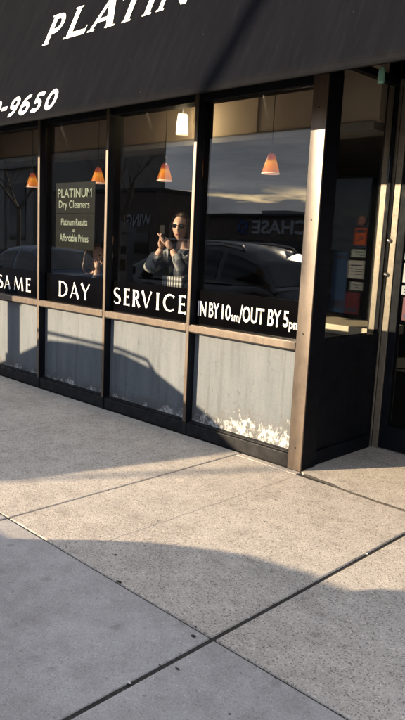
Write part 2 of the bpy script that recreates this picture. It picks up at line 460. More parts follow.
def text_into(mb, s, x0, x1, z0, z1, to3, h=0.0, bold=0.0, depth=0.0):
    """built-in font text fitted to a box, mapped through to3(x, z, h)"""
    cu = bpy.data.curves.new('lettering', 'FONT'); cu.body = s; cu.offset = bold; cu.resolution_u = 4
    o = bpy.data.objects.new('lettering', cu); COL.objects.link(o)
    dg = bpy.context.evaluated_depsgraph_get(); me = bpy.data.meshes.new_from_object(o.evaluated_get(dg))
    xs = [v.co.x for v in me.vertices]; ys = [v.co.y for v in me.vertices]
    ax, bx, ay, by = min(xs), max(xs), min(ys), max(ys)
    k = len(mb.bm.verts); mb.bm.from_mesh(me); mb.bm.verts.ensure_lookup_table()
    for v in mb.bm.verts[k:]:
        u = (v.co.x-ax)/(bx-ax); w = (v.co.y-ay)/max(1e-6, by-ay)
        v.co = Vector(to3(x0+u*(x1-x0), z0+w*(z1-z0), h))
    bpy.data.objects.remove(o); bpy.data.curves.remove(cu); bpy.data.meshes.remove(me)
def arc(cx, cyy, rx, ry, a0, a1, n=14):
    return [(cx+rx*math.cos(math.radians(a0+(a1-a0)*i/n)), cyy+ry*math.sin(math.radians(a0+(a1-a0)*i/n))) for i in range(n+1)]

# ------------------------------------------------------------------ setting: ground
YF = 3.762                           # front plane of the mullions
ROADZ = -0.13
mb = MB(); mb.poly([(-700, -700, ROADZ-.012), (700, -700, ROADZ-.012), (700, 700, ROADZ-.012), (-700, 700, ROADZ-.012)])
tag(mb.build('ground', vary(mat('far_ground', (.11, .105, .09), .95), (.11, .105, .09), .2, .2)), kind='structure')
mb = MB(); mb.box(-80, 40, -10.6, .40, ROADZ-.01, ROADZ)
tag(mb.build('road', ASPH), kind='structure')
mb = MB()
for k in range(-15, 8): mb.box(k*4.0, k*4.0+2.2, -5.12, -5.02, ROADZ+.001, ROADZ+.004)
tag(mb.build('lane_marking', mat('road_paint', (.55, .5, .2), .7)), kind='structure')
mb = MB()
x = -40.0
while x < 20: mb.box(x, x+2.98, .40, .553, ROADZ-.1, -.003, .012); x += 3.0
tag(mb.build('kerb', KERBM), kind='structure')

# sidewalk slabs with open joints over a dirt bed
mb = MB()
mb.box(-40, 20, .56, 3.90, -.3, -.0075, 0, 2)
xs = [-1.65+1.535*k for k in range(-24, 14)]
for i in range(len(xs)-1):
    g = .011 if abs(xs[i]+1.65) < .1 else .004
    g2 = .011 if abs(xs[i+1]+1.65) < .1 else .0035
    tilt = random.uniform(-.0015, .0015)
    smooth = 1 if xs[i+1] <= -1.5 or abs(xs[i]+1.65) < .1 else 0
    mb.box(xs[i]+g, xs[i+1]-g2, .57, 1.837-.0045, -.12, tilt, .006, smooth)
    yb = 3.752
    if xs[i+1] > -2.3: yb = 3.69
    mb.box(xs[i]+g, xs[i+1]-g2, 1.837+.0045, yb, -.12, tilt*.5, .006, 0)
mb.box(-3.18, -2.635, 3.693, 3.752, -.12, 0, .004, 0)
sw = mb.build('sidewalk', [CONC_A, CONC_S, JOINT]); tag(sw, kind='structure')
# entry slab with its wandering front edge
mb = MB()
edge = []
for i in range(26):
    X = -2.63+(2.2)*i/25
    edge.append((X, 3.745-.075*math.sin(min(1, (X+2.63)/.75)*PI/2)+.006*math.sin(X*23)+.004*math.sin(X*61)))
outl = edge+[(-.43, 5.2), (-2.72, 5.2), (-2.72, 3.80), (-2.63, 3.80)]
mb.prism(outl, 'z', -.1, .007)
es = mb.build('entry_slab', CONC_E); tag(es, kind='structure')
mb = MB()
pts = [(-2.60, 3.735, .003)]+[(e[0], e[1]-.004+.003*math.sin(e[0]*90), .002) for e in edge[1:]]
mb.tube(pts, [.006+.003*abs(math.sin(i*1.7)) for i in range(len(pts))], 5)
tag(mb.build('entry_crack', JOINT), kind='structure')
mb = MB()
pts = [(-2.614+.004*math.sin(i*1.3)+.003*math.sin(i*3.1), 2.05+i*.04, .0004) for i in range(40)]
mb.loft([[(p[0]-.0022-.0012*math.sin(i*2.3), p[1], p[2]), (p[0]+.0022+.0012*math.sin(i*1.7), p[1], p[2])] for i, p in enumerate(pts)])
tag(mb.build('score_line', vary(mat('score_dirt', (.31, .275, .24), .95), (.31, .275, .24), .25, 50)), kind='structure')
mb = MB(); mb.box(-80, 40, -13.9, -10.6, ROADZ-.2, 0, .01)
tag(mb.build('far_sidewalk', CONC_S), kind='structure')

# ------------------------------------------------------------------ the shop
shop = thing('dry_cleaner_shop', 'dry cleaner shopfront of bronze mullions, grey lower panels and lettered windows', 'shop', (-4.4, YF, 0))
R_EDGES = [-8.04, -6.98, -5.92, -4.86, -3.79]         # right edges of the mullions
POST = (-2.755, -2.64)
GY = 3.825                                             # outer face of the glass
Z_RAIL0, Z_RAIL1, Z_HEAD = .833, .884, 2.558
W_M = .032
def front_bay(xl, xr, lettering=None, fill=None):
    """one bay between the mullion right edge xl and the next upright's left edge xr"""
    mb = MB(); mb.box(xl, xr, YF+.004, YF+.13, Z_RAIL0-.012, Z_RAIL1-.004, .003)
    rail = mb.build('sill_rail', BLACK, shop)
    mb = MB(); mb.box(xl+.001, xr-.001, YF-.012, YF+.004, Z_RAIL0, Z_RAIL1, .0035)
    mb.box(xl+.002, xr-.002, YF+.004, GY-.006, Z_RAIL1-.003, Z_RAIL1+.004, .001)
    mb.build('rail_cap', BRONZE, rail)
    mb = MB(); mb.box(xl, xr, 3.830, 3.87, .105, Z_RAIL0-.012)
    mb.build('lower_panel', PANEL, shop)
    mb = MB(); mb.box(xl, xr, YF+.003, YF+.15, 0, .098, .006); mb.box(xl, xr, YF+.02, YF+.14, .0985, .108, .003)
    mb.build('plinth', PLINTHM, shop)
    mb = MB(); mb.box(xl+.001, xr-.001, GY, GY+.008, Z_RAIL1+.001, Z_HEAD-.001)
    pane = mb.build('window_pane', GLASS, shop)
    mb = MB(); mb.box(xl+.004, xr-.003, GY-.004, GY-.0012, Z_RAIL1+.005, 1.160)
    band = mb.build('sill_band', BAND, pane)
    if lettering:
        mb = MB(); lettering(mb); mb.build('lettering', BANDL, pane)
    mb = MB(); mb.box(xl, xr, YF+.03, YF+.16, Z_HEAD, 2.62, .003)
    mb.build('window_head', BLACK, shop)
def mullion(r, w=W_M):
    mb = MB(); mb.box(r-w, r, YF, YF+.16, .0, 2.62, .002)
    o = mb.build('mullion', BLACK, shop)  # black core paints in the side shade; bronze only on the lit front
    mb = MB(); mb.box(r-w, r, YF-.008, YF-.0005, .104, 2.6, .003)
    mb.build('lit_face', BRONZE, o)
    mb = MB(); mb.box(r-w-.004, r+.004, YF-.006, YF+.001, .0, .103, .003)
    mb.build('mullion_foot', PLINTHM, o)
for r in R_EDGES: mullion(r)

# --- letters of the black band (flared capitals)
ZB0, ZB1 = .945, 1.093
def g_flare(ch):
    """strokes in a unit-height box: list of (points, widths) and the advance width"""
    T, t = .19, .085
    def st(x, y0, y1, w=T):        # flared vertical stem
        return ([(x, y0), (x, y0+(y1-y0)*.12), (x, (y0+y1)/2), (x, y1-(y1-y0)*.12), (x, y1)], [w*1.3, w*.98, w*.9, w*.98, w*1.3])
    def bar(x0, x1, y, w=t*1.05): return ([(x0, y), (x0+(x1-x0)*.7, y), (x1, y)], [w, w, w*1.9])
    if ch == 'S':
        c = arc(.235, .755, .175, .215, 40, 250, 14)[:-1]+arc(.225, .265, .195, .235, 78, -150, 16)[0:]
        n = len(c); ws = [.07+.11*math.sin(PI*min(1, max(0, (i/(n-1)-.08)/.84)))**2 for i in range(n)]
        ws[0] = .13; ws[-1] = .14
        return [(c, ws)], .46
    if ch == 'A':
        return [([(.03, 0), (.10, .2), (.25, .93)], [.11, .07, .09]), ([(.23, 1.0), (.40, .3), (.47, 0)], [.12, .16, .22]), ([(.12, .32), (.38, .32)], [.06, .06])], .52
    if ch == 'M':
        return [([(.05, 0), (.09, .5), (.125, .98)], [.12, .075, .09]), ([(.12, .98), (.33, .08)], [.15, .15]), ([(.33, .08), (.53, .98)], [.08, .08]), ([(.535, .98), (.565, .5), (.60, 0)], [.17, .16, .21])], .68
    if ch == 'E':
        return [st(.11, 0, 1), bar(.11, .40, .955), bar(.11, .36, .52), bar(.11, .42, .045)], .44
    if ch == 'D':
        return [st(.11, 0, 1), ([(.11, .955)]+arc(.2, .5, .34, .455, 84, -84, 18)+[(.11, .045)], [.08]*3+[.10]*2+[.15]*2+[.17]*7+[.15]*2+[.10]*2+[.08]*3)], .60
    if ch == 'Y':
        return [([(.03, 1), (.13, .75), (.235, .46)], [.21, .165, .15]), ([(.46, 1), (.36, .72), (.25, .46)], [.12, .075, .08]), st(.245, 0, .5)], .50
    if ch == 'R':
        return [st(.11, 0, 1), ([(.11, .955)]+arc(.17, .72, .21, .235, 84, -84, 14)+[(.11, .485)], [.075]*2+[.1]*2+[.15]*9+[.1]*2+[.075]*2), ([(.24, .48), (.36, .22), (.47, 0)], [.11, .15, .19])], .52
    if ch == 'V':
        return [([(.03, 1), (.11, .7), (.235, .03)], [.22, .165, .13]), ([(.46, 1), (.38, .7), (.25, .03)], [.12, .075, .08])], .50
    if ch == 'I':
        return [st(.10, 0, 1)], .20
    if ch == 'C':
        c = arc(.33, .5, .27, .455, 48, 312, 22); n = len(c)
        ws = [.075+.10*math.sin(PI*i/(n-1))**2 for i in range(n)]; ws[0] = .17; ws[-1] = .13
        return [(c, ws)], .56
def put_word(mb, letters, to3, z0, z1, glyph):
    """letters = [(char, x0, x1)]; each glyph is fitted to its box"""
    H = z1-z0; h = 0.0
    for ch, x0, x1 in letters:
        st, adv = glyph(ch)
        k = (x1-x0)/adv
        for pts, ws in st:
            kk = math.sqrt(k*H) if abs(k/H-1) < .6 else H
            ws2 = [w*min(H, k*1.05) for w in ws] if isinstance(ws, list) else ws*min(H, k*1.05)
            mb.stroke([(x0+p[0]*k, z0+p[1]*H) for p in pts], ws2, to3, h); h += .00012
GK = GY/3.8415                          # lettering was measured on a plane a little nearer
def on_glass(x, z, h): return (x*GK, GY-.0045-h, 1.52+(z-1.52)*GK)
def lt_same(mb): put_word(mb, [('S', -6.848, -6.76), ('A', -6.735, -6.60), ('M', -6.535, -6.335), ('E', -6.30, -6.20)], on_glass, .94, 1.08, g_flare)
def lt_day(mb): put_word(mb, [('D', -5.71, -5.545), ('A', -5.515, -5.36), ('Y', -5.335, -5.19)], on_glass, ZB0, 1.095, g_flare)
def lt_service(mb): put_word(mb, [('S', -4.842, -4.745), ('E', -4.705, -4.615), ('R', -4.585, -4.475), ('V', -4.462, -4.325), ('I', -4.285, -4.225), ('C', -4.19, -4.045), ('E', -4.01, -3.915)], on_glass, .953, 1.097, g_flare)
def lt_hours(mb):
    for s, a, b, z0, z1, bo in [('IN', -3.782, -3.693, .957, 1.072, .016), ('BY', -3.662, -3.556, .957, 1.072, .016), ('10', -3.526, -3.438, .955, 1.070, .016), ('am', -3.428, -3.355, .952, 1.000, .02),
                               ('/', -3.352, -3.318, .945, 1.082, .01), ('OUT', -3.318, -3.114, .958, 1.076, .02), ('BY', -3.078, -2.960, .958, 1.078, .016), ('5', -2.940, -2.893, .965, 1.080, .016), ('pm', -2.886, -2.795, .938, 1.006, .02)]:
        text_into(mb, s, a, b, z0, z1, on_glass, 0, bo)
front_bay(R_EDGES[0], R_EDGES[1]-W_M)
front_bay(R_EDGES[1], R_EDGES[2]-W_M, lt_same)
front_bay(R_EDGES[2], R_EDGES[3]-W_M, lt_day)
front_bay(R_EDGES[3], R_EDGES[4]-W_M, lt_service)
front_bay(R_EDGES[4], POST[0], lt_hours)
# corner post: bronze on the lit face, shade of the return painted in black
mb = MB(); mb.box(POST[0]+.002, POST[1]-.002, YF+.002, YF+.16, 0, 2.62, .002)
post = mb.build('corner_post', BLACK, shop)
mb = MB(); mb.box(POST[0], POST[1], YF-.012, YF+.001, .0, 2.6, .004)
mb.build('post_lit_face', BRONZE, post)

for zz in (.16, .95, 1.70, 2.4):
    mb = MB(); mb.tube([((POST[0]+POST[1])/2, YF-.0125, zz), ((POST[0]+POST[1])/2, YF-.0145, zz)], .0055, 10); mb.build('screw', PLINTHM, post)
# --- recess: return wall with a sidelight, then the door wall
XR = -2.675; YD = 4.70
Y0 = YF+.16
mb = MB()
mb.box(XR-.07, XR, Y0, YD, .0, .90, .002); mb.box(XR, XR+.018, Y0, YD-.03, .0, .11, .004); mb.box(XR, XR+.012, Y0, YD-.03, .86, .90, .003)
mb.build('return_panel', BLACK, shop)
mb = MB(); mb.box(XR-.05, XR+.006, Y0, Y0+.035, .90, 2.75, .002)
mb.box(XR-.03, XR+.004, YD-.035, YD-.02, .90, 2.75, .002)
mb.box(XR-.05, XR+.006, Y0+.035, YD-.036, 2.70, 2.75, .002)
mb.build('sidelight_frame', BLACK, shop)
mb = MB(); mb.box(XR-.024, XR-.016, Y0+.036, YD-.037, .902, 2.699)
mb.build('sidelight_pane', GLASS, shop)
mb = MB(); mb.box(-2.768, -2.714, YD-.005, YD+.12, .0, 2.75, .003)
mb.build('door_jamb', JAMBM, shop)
mb = MB(); mb.box(-2.707, -2.664, YD+.004, YD+.12, .0, 2.75, .003); mb.build('door_jamb', JAMBM, shop)
mb = MB(); mb.box(-2.653, -2.603, YD-.002, YD+.12, .0, 2.75, .003); mb.build('door_frame', JAMBM, shop)
mb = MB(); mb.box(-2.80, -2.57, YD+.03, YD+.11, .0, 2.75); mb.build('frame_core', BLACK, shop)
# door
door_x0, door_x1 = -2.598, -1.66
mb = MB()
mb.box(door_x0, door_x0+.06, YD, YD+.045, .02, 2.15, .003); mb.box(door_x1-.06, door_x1, YD, YD+.045, .02, 2.15, .003)
mb.box(door_x0+.06, door_x1-.06, YD, YD+.045, .02, .20, .003); mb.box(door_x0+.06, door_x1-.06, YD, YD+.045, 2.07, 2.15, .003)
door = mb.build('door', BLACK, shop)
mb = MB(); mb.box(door_x0+.06, door_x1-.06, YD+.015, YD+.023, .20, 2.07); mb.build('door_glass', GLASS, door)
for hx, hz in ((-2.655, 1.60), (-2.655, 1.35)):
    mb = MB(); mb.lathe([(.0, -.028), (.010, -.028), (.015, -.022), (.016, -.012), (.011, -.006), (.018, -.003), (.018, .006)], n=18)
    for v in mb.bm.verts: v.co = Vector((hx+v.co.x, YD+v.co.z, hz+v.co.y))
    mb.build('lock_knob', mat('chrome', (.75, .75, .72), .25, 1), door)
for bx in ((-2.702, -2.682, YD-.012, YD+.002, 1.55, 1.68), (-2.690, -2.674, YD-.016, YD+.002, 1.22, 1.33)):
    mb = MB(); mb.box(*bx, .003); mb.build('lock_plate', mat('dark_brass', (.06, .045, .02), .35, .8), door)
mb = MB(); mb.tube([(door_x1-.03, YD-.01, .95), (door_x1-.03, YD-.06, .98), (door_x1-.03, YD-.06, 1.30), (door_x1-.03, YD-.01, 1.33)], .012, 10)
mb.build('handle', mat('chrome'), door)
# stickers on the door glass
def sticker(name, x0, x1, z0, z1, col, marks, label):
    mb = MB(); mb.box(x0, x1, YD+.0100, YD+.0135, z0, z1, 0, 0)
    for (a, b, c, d) in marks: mb.box(x0+(x1-x0)*a, x0+(x1-x0)*b, YD+.0092, YD+.0099, z0+(z1-z0)*c, z0+(z1-z0)*d, 0, 1)
    o = mb.build(name, [mat('sticker_'+label.split()[0]+label.split()[1], col, .5), mat('sticker_ink', (.04, .04, .07), .6)], door)
    o['label'] = label
gx = door_x0+.062
sticker('sticker', gx+.015, gx+.115, 1.56, 1.69, (.42, .085, .025), [(.1, .9, .72, .9), (.3, .5, .3, .5), (.6, .8, .2, .3)], 'orange square sticker on the door glass')
sticker('sticker', gx+.01, gx+.13, 1.465, 1.525, (.34, .40, .37), [(.1, .7, .6, .75), (.1, .5, .25, .38)], 'pale green strip sticker on the door glass')
sticker('sticker', gx+.01, gx+.15, 1.30, 1.44, (.46, .46, .44), [(.12, .85, .70, .76), (.12, .85, .50, .55), (.12, .75, .38, .43), (.12, .6, .22, .27)], 'white card taped on the door glass')
sticker('sticker', gx+.01, gx+.12, 1.21, 1.275, (.34, .37, .37), [(.15, .8, .55, .68), (.15, .6, .25, .36)], 'grey strip sticker on the door glass')
sticker('poster', gx+.16, gx+.30, 1.02, 1.50, (.03, .07, .16), [(.1, .9, .9, .95), (.1, .9, .08, .2)], 'blue poster on the door glass')
sticker('poster', gx+.03, gx+.155, 1.02, 1.19, (.12, .02, .03), [(.1, .9, .1, .3)], 'maroon poster on the door glass')
mb = MB(); mb.ellipsoid((gx+.065, YD+.009, 1.745), (.034, .004, .038), 20, 8); mb.build('sticker', mat('sticker_pink', (.20, .10, .09), .5), door)
mb = MB(); mb.box(-2.598, -.6, YD, YD+.12, 2.16, 2.9, .003); mb.box(door_x1+.003, -.6, YD, YD+.12, 0, 2.16, .003)
mb.build('door_wall', BLACK, shop)
# right side of the recess and the bays beyond it
mb = MB(); mb.box(-.70, -.58, YF, YD, 0, 2.9, .003); mb.build('return_wall', BLACK, shop)
mullion(.62); mullion(1.80); front_bay(-.58, .62-W_M); front_bay(.62, 1.80-W_M)
# wall over the windows, party walls, roof
mb = MB(); mb.box(-9.2, XR-.07, YF+.03, YF+.16, 2.622, 3.3); mb.box(XR-.07, 1.8, YF+.03, YF+.16, 2.76, 3.3)
mb.build('fascia', BLACK, shop)
mb = MB(); mb.box(-9.4, 2.0, YF+.02, YF+.30, 3.30, 5.2); mb.box(-9.4, -8.08, YF+.02, YF+.3, 0, 3.299); mb.box(1.803, 2.0, YF+.02, YF+.3, 0, 3.299)
mb.build('brick_wall', BRICK, shop)
mb = MB(); mb.box(-9.4, 2.0, YF+.3, 11.2, 4.9, 5.1); mb.build('roof', mat('roofing', (.06, .06, .06), .9), shop)
mb = MB(); mb.box(-9.3, -9.2, YF+.16, 11.0, .0, 4.9); mb.box(2.0, 2.1, YF+.3, 11.0, 0, 4.9); mb.box(-9.2, 2.0, 11.0, 11.1, 0, 4.9)
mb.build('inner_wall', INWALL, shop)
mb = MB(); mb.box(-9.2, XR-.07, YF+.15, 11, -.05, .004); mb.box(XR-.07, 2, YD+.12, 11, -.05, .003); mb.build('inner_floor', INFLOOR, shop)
mb = MB()
yy = 4.95
while yy < 10.9:
    xx = -9.2
    while xx < 1.9:
        mb.box(xx+.006, xx+.604, yy+.006, yy+.604, 2.78, 2.80, .003); xx += .61
    yy += .61
mb.box(-9.2, 1.99, 4.95, 11, 2.801, 2.83)
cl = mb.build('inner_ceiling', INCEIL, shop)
mb = MB(); mb.box(-9.2, -2.785, 4.62, 4.70, 2.46, 3.3)
for xb in (-8.1, -7.0, -5.85, -4.72, -3.95, -3.15): mb.box(xb-.012, xb+.012, 4.605, 4.619, 2.46, 3.3, .002)
mb.build('bulkhead', BULK, shop)
mb = MB(); mb.box(-9.2, -2.81, 4.60, 4.90, 2.40, 2.459, .003); mb.build('bulkhead_trim', INCEIL, shop)
mb = MB()
for k in range(9): mb.box(-4.6, -3.9, 6.2+k*.05, 6.225+k*.05, 2.762, 2.778)
mb.build('ceiling_vent', mat('vent_black', (.015, .015, .015), .6), shop)

# --- things inside the shop
ct = thing('service_counter', 'speckled service counter with a cream top edge inside the shop', 'counter', (-4.2, 5.3, 0))
mb = MB(); mb.box(-5.6, -2.98, 5.06, 5.6, .004, .80, .005); mb.build('counter_front', SPECK, ct)
mb = MB(); mb.box(-5.62, -2.96, 5.03, 5.62, .801, .88, .006); mb.build('counter_top', CREAM, ct)
# pendant lamps
lamp = thing('pendant_lamp', 'amber cone pendant lamp in the window over the opening hours', 'lamp', (0, 0, 0), 'amber pendant lamps hanging inside the windows', False)
mb = MB(); mb.lathe([(.078, 0), (.0735, .025), (.055, .085), (.039, .135), (.029, .165), (.018, .172)], n=32)
sh = mb.build('lamp_shade', SHADE, lamp)
mb = MB(); mb.lathe([(.079, -.003), (.081, .002), (.079, .007), (.074, .006), (.073, 0), (.079, -.003)], n=32); mb.build('rim', SHADERIM, sh)
mb = MB(); mb.lathe([(.020, .170), (.020, .212), (.012, .23), (.004, .245)], n=16); mb.build('lamp_holder', mat('dark_brass'), lamp)
mb = MB(); mb.tube([(0, 0, .24), (0, 0, 1.2)], .0035, 8); mb.build('cord', mat('black_cord', (.01, .01, .01), .6), lamp)
LAMPS = [((-3.43, 4.2, 2.062), None),
         ((-4.625, 4.2, 2.042), 'amber cone pendant lamp in the window over the word SERVICE'),
         ((-5.585, 4.2, 2.046), 'amber cone pendant lamp beside the dry cleaners sign'),
         ((-6.76, 4.2, 2.036), 'amber cone pendant lamp in the window over the word SAME')]
lamp.location = LAMPS[0][0]; lamp.scale = (.87, .87, .87)
for loc, lb in LAMPS[1:]: dup(lamp, loc, lb)
# lit white shade on the bulkhead
ws = thing('white_lamp', 'lit white tapered lamp shade hanging high in the window above SERVICE', 'lamp', (-4.562, 4.33, 2.53))
mb = MB(); c_ = Vector((-4.562, 4.33, 2.53))
mb.lathe([(.074, c_.z-.08), (.052, c_.z+.085)], c_.x, c_.y, 4, smooth=False); mb.build('lamp_shade', LITWHITE, ws)
wpl = bpy.data.lights.new('white_lamp_light', 'POINT'); wpl.energy = 1.5; wpl.color = (1, .84, .62); wpl.shadow_soft_size = .015
wplo = bpy.data.objects.new('white_lamp_light', wpl); COL.objects.link(wplo); wplo.parent = ws; wplo.location = c_-Vector(ws.location)+Vector((0, 0, .02))
mb = MB(); mb.tube([(c_.x, c_.y, c_.z+.08), (c_.x, c_.y, 3.3)], .004, 8); mb.build('cord', mat('black_cord'), ws)

# dry cleaners sign behind the glass
sg = thing('window_sign', 'dark two-sheet PLATINUM Dry Cleaners sign with pale lettering behind the glass', 'sign', (-5.48, 3.862, 1.42))
PY = GY+.0125; SK = PY/3.8615
SIGNM = vary(mat('sign_sheet', (.0018, .0030, .0028), .5, spec=.1), (.0018, .0030, .0028), .2, 6)
mb = MB(); mb.box(-5.80*SK, -5.175*SK, PY, PY+.004, 1.735, 2.02, .001); mb.build('upper_sheet', SIGNM, sg)
mb = MB(); mb.box(-5.80*SK, -5.175*SK, PY, PY+.004, 1.405, 1.732, .001); mb.build('lower_sheet', SIGNM, sg)
def on_sign(x, z, h): return (x*SK, PY-.0012-h, 1.52+(z-1.52)*SK)
SIGNL = mat('sign_letters', (.24, .28, .23), .7)
mb = MB()
text_into(mb, 'PLATINUM', -5.765, -5.225, 1.885, 1.965, on_sign, 0, .006)
text_into(mb, 'Dry Cleaners', -5.745, -5.255, 1.765, 1.858, on_sign, 0, .006)
mb.build('lettering', SIGNL, sg)
mb = MB()
text_into(mb, 'Platinum Results', -5.705, -5.285, 1.625, 1.690, on_sign, 0, .012)
text_into(mb, 'at', -5.515, -5.475, 1.565, 1.595, on_sign, 0, .012)
text_into(mb, 'Affordable Prices', -5.725, -5.265, 1.475, 1.545, on_sign, 0, .012)
mb.build('lettering', SIGNL, sg)

# ------------------------------------------------------------------ awning
aw = thing('awning', 'charcoal fabric awning lettered PLATINUM with a phone number over the windows', 'awning', (-4.0, YF, 2.44))
A_Y, A_Z, A_S = 3.14, 2.44, 2.2
A_L = math.hypot(1, A_S)
ax0, ax1 = -9.3, 1.9
top_y = YF+.018; top_z = A_Z+A_S*(top_y-A_Y)
def on_awn(x, u, h):
    yy = A_Y+u/A_L; zz = A_Z+A_S*u/A_L
    return (x, yy-h*A_S/A_L, zz+h/A_L)
def sag_at(X, u):
    fr = ((X-ax0) % 1.4)/1.4
    return -.008*math.sin(PI*fr)*math.sin(PI*min(1, max(0, u/UL)))+.002*math.sin(X*9+u*4)*math.sin(u*5)
UL = (top_y-A_Y)*A_L
mb = MB()
NU, NV = 400, 40
rings = []
UL = (top_y-A_Y)*A_L
frames = [ax0+i*1.4 for i in range(9)]
for j in range(NV+1):
    u = UL*j/NV; row = []
    for i in range(NU+1):
        X = ax0+(ax1-ax0)*i/NU
        fr = ((X-ax0) % 1.4)/1.4
        row.append(on_awn(X, u, sag_at(X, u)))
    rings.append(row)
mb.loft(rings)
mb.build('fabric', AWN, aw)
mb = MB()
for X in frames[1:]:
    mb.loft([[on_awn(X+d, UL*j/30, sag_at(X, UL*j/30)+hh) for j in range(31)] for d, hh in ((-.02, .0003), (-.012, .0010), (0, .0014), (.012, .0010), (.02, .0003))])
mb.loft([[on_awn(ax0+(ax1-ax0)*i/300, u, sag_at(ax0+(ax1-ax0)*i/300, u)+hh) for i in range(301)] for u, hh in ((.036, .0004), (.040, .003), (.046, .0005))])
mb.build('seam', AWN, aw)
mb = MB()
back = [[on_awn(ax0+(ax1-ax0)*i/40, UL*j/4*.97+.01, -.022) for i in range(41)] for j in range(5)]
mb.loft(back); mb.build('backing', AWNIN, aw)
for X in (ax0, ax1):
    mb = MB(); mb.prism([(A_Y, A_Z), (top_y, A_Z), (top_y, top_z)], 'x', X-.008, X+.008); mb.build('gable', AWN, aw)
mb = MB(); mb.tube([(ax0, A_Y+.006, A_Z-.004), (ax1, A_Y+.006, A_Z-.004)], .011, 8); mb.build('hem', AWN, aw)
for X in frames:
    mb = MB(); mb.tube([(X, A_Y+.05, A_Z+.035), (X, top_y-.02, top_z-.14)], .012, 6); mb.build('strut', BLACK, aw)

def g_copper(ch):
    """heavy capitals with hairline spur serifs"""
    T = .215
    def stem(x, y0=0, y1=1, w=T): return ([(x, y0), (x, y1)], w)
    def serif(x, y, w=T, e=.055): return ([(x-w/2-e, y), (x+w/2+e, y)], .05)
    if ch == 'P': return [stem(.20), serif(.20, .02), serif(.17, .98), ([(.20, .915)]+arc(.42, .665, .235, .25, 90, -90, 14)+[(.2, .415)], .165)], .77
    if ch == 'L': return [stem(.20), serif(.20, .98), serif(.15, .02), ([(.2, .085), (.90, .085)], .17), ([(.885, 0), (.905, .27)], [.06, .035])], .95
    if ch == 'A': return [([(.13, .02), (.54, 1.0)], .13), ([(.55, 1.0), (.90, .02)], .25), ([(.28, .30), (.78, .30)], .12), ([(.0, .02), (.29, .02)], .05), ([(.72, .02), (1.1, .02)], .05)], 1.1
    if ch == 'T': return [stem(.52), serif(.52, .02), ([(.05, .915), (.99, .915)], .17), ([(.06, .72), (.045, 1.0)], [.035, .06]), ([(.98, .72), (.995, 1.0)], [.035, .06])], 1.04
    if ch == 'I': return [stem(.16), serif(.16, .02), serif(.16, .98)], .32
    if ch == 'N': return [stem(.13, w=.15), serif(.13, .02, .15), stem(.93, w=.15), serif(.93, .98, .15), ([(.13, .95), (.93, .06)], .22), ([(.02, .98), (.2, .98)], .05)], 1.06
    if ch == 'U': return [([(.17, 1), (.17, .4)]+arc(.5, .37, .33, .29, 180, 360, 14)+[(.83, .4), (.83, 1)], .2), serif(.17, .98), serif(.83, .98)], 1.0
    if ch == 'M': return [stem(.13, w=.15), serif(.13, .02, .15), stem(1.1, w=.2), serif(1.1, .02, .2), ([(.13, .97), (.6, .08)], .2), ([(.6, .08), (1.1, .97)], .13)], 1.24
    Q = .20
    if ch == '0': return [(arc(.37, .5, .27, .41, 90, 452, 30), Q)], .74
    if ch == '6': return [(arc(.40, .31, .255, .235, 0, 362, 24), Q), (arc(.50, .36, .36, .55, 180, 78, 14), Q)], .74
    if ch == '9': return [(arc(.35, .68, .255, .235, 0, 362, 24), Q), (arc(.25, .63, .36, .55, 0, -102, 14), Q)], .74
    if ch == '5': return [([(.66, .90), (.20, .90)], .19), ([(.225, .97), (.175, .50)], .17), (arc(.33, .33, .27, .24, 128, -140, 20), Q)], .74
    if ch == '-': return [([(.0, .5), (.5, .5)], .2)], .5
def on_awn_w(x, u, h): return on_awn(x, u, .0016+sag_at(x, u)+h)
mb = MB()
put_word(mb, [('P', -5.425, -5.19), ('L', -5.095, -4.80), ('A', -4.77, -4.435), ('T', -4.455, -4.135), ('I', -4.105, -4.008), ('N', -3.95, -3.625), ('U', -3.57, -3.27), ('M', -3.20, -2.82)], on_awn_w, .745, 1.045, g_copper)
mb.build('lettering', WHITE, aw)
mb = MB()
put_word(mb, [('0', -5.83, -5.685), ('-', -5.655, -5.565), ('9', -5.52, -5.375), ('6', -5.345, -5.20), ('5', -5.16, -5.01), ('0', -4.96, -4.81)], on_awn_w, .06, .25, g_copper)
mb.build('lettering', WHITE, aw)['label'] = 'white phone number along the awning edge'

# small green glass drop hanging from the awning hem
gt = thing('glass_drop', 'small green glass drop hanging from the awning over the doorway', 'ornament', (-2.28, 3.8, 2.5))
gp = Vector((-2.30, 3.80, 2.55))
mb = MB(); mb.lathe([(.004, gp.z+.055), (.014, gp.z+.045), (.020, gp.z+.02), (.021, gp.z-.035), (.016, gp.z-.045), (.0, gp.z-.046)], gp.x, gp.y, 12, smooth=False)
mb.build('drop', mat('green_glass', (.26, .52, .42), .12, spec=.8, coat=.6), gt)
mb = MB(); mb.tube([(gp.x, gp.y, gp.z+.05), (gp.x-.006, gp.y, gp.z+.12), (gp.x-.004, gp.y, gp.z+.25)], .004, 8); mb.build('wire', mat('black_cord'), gt)

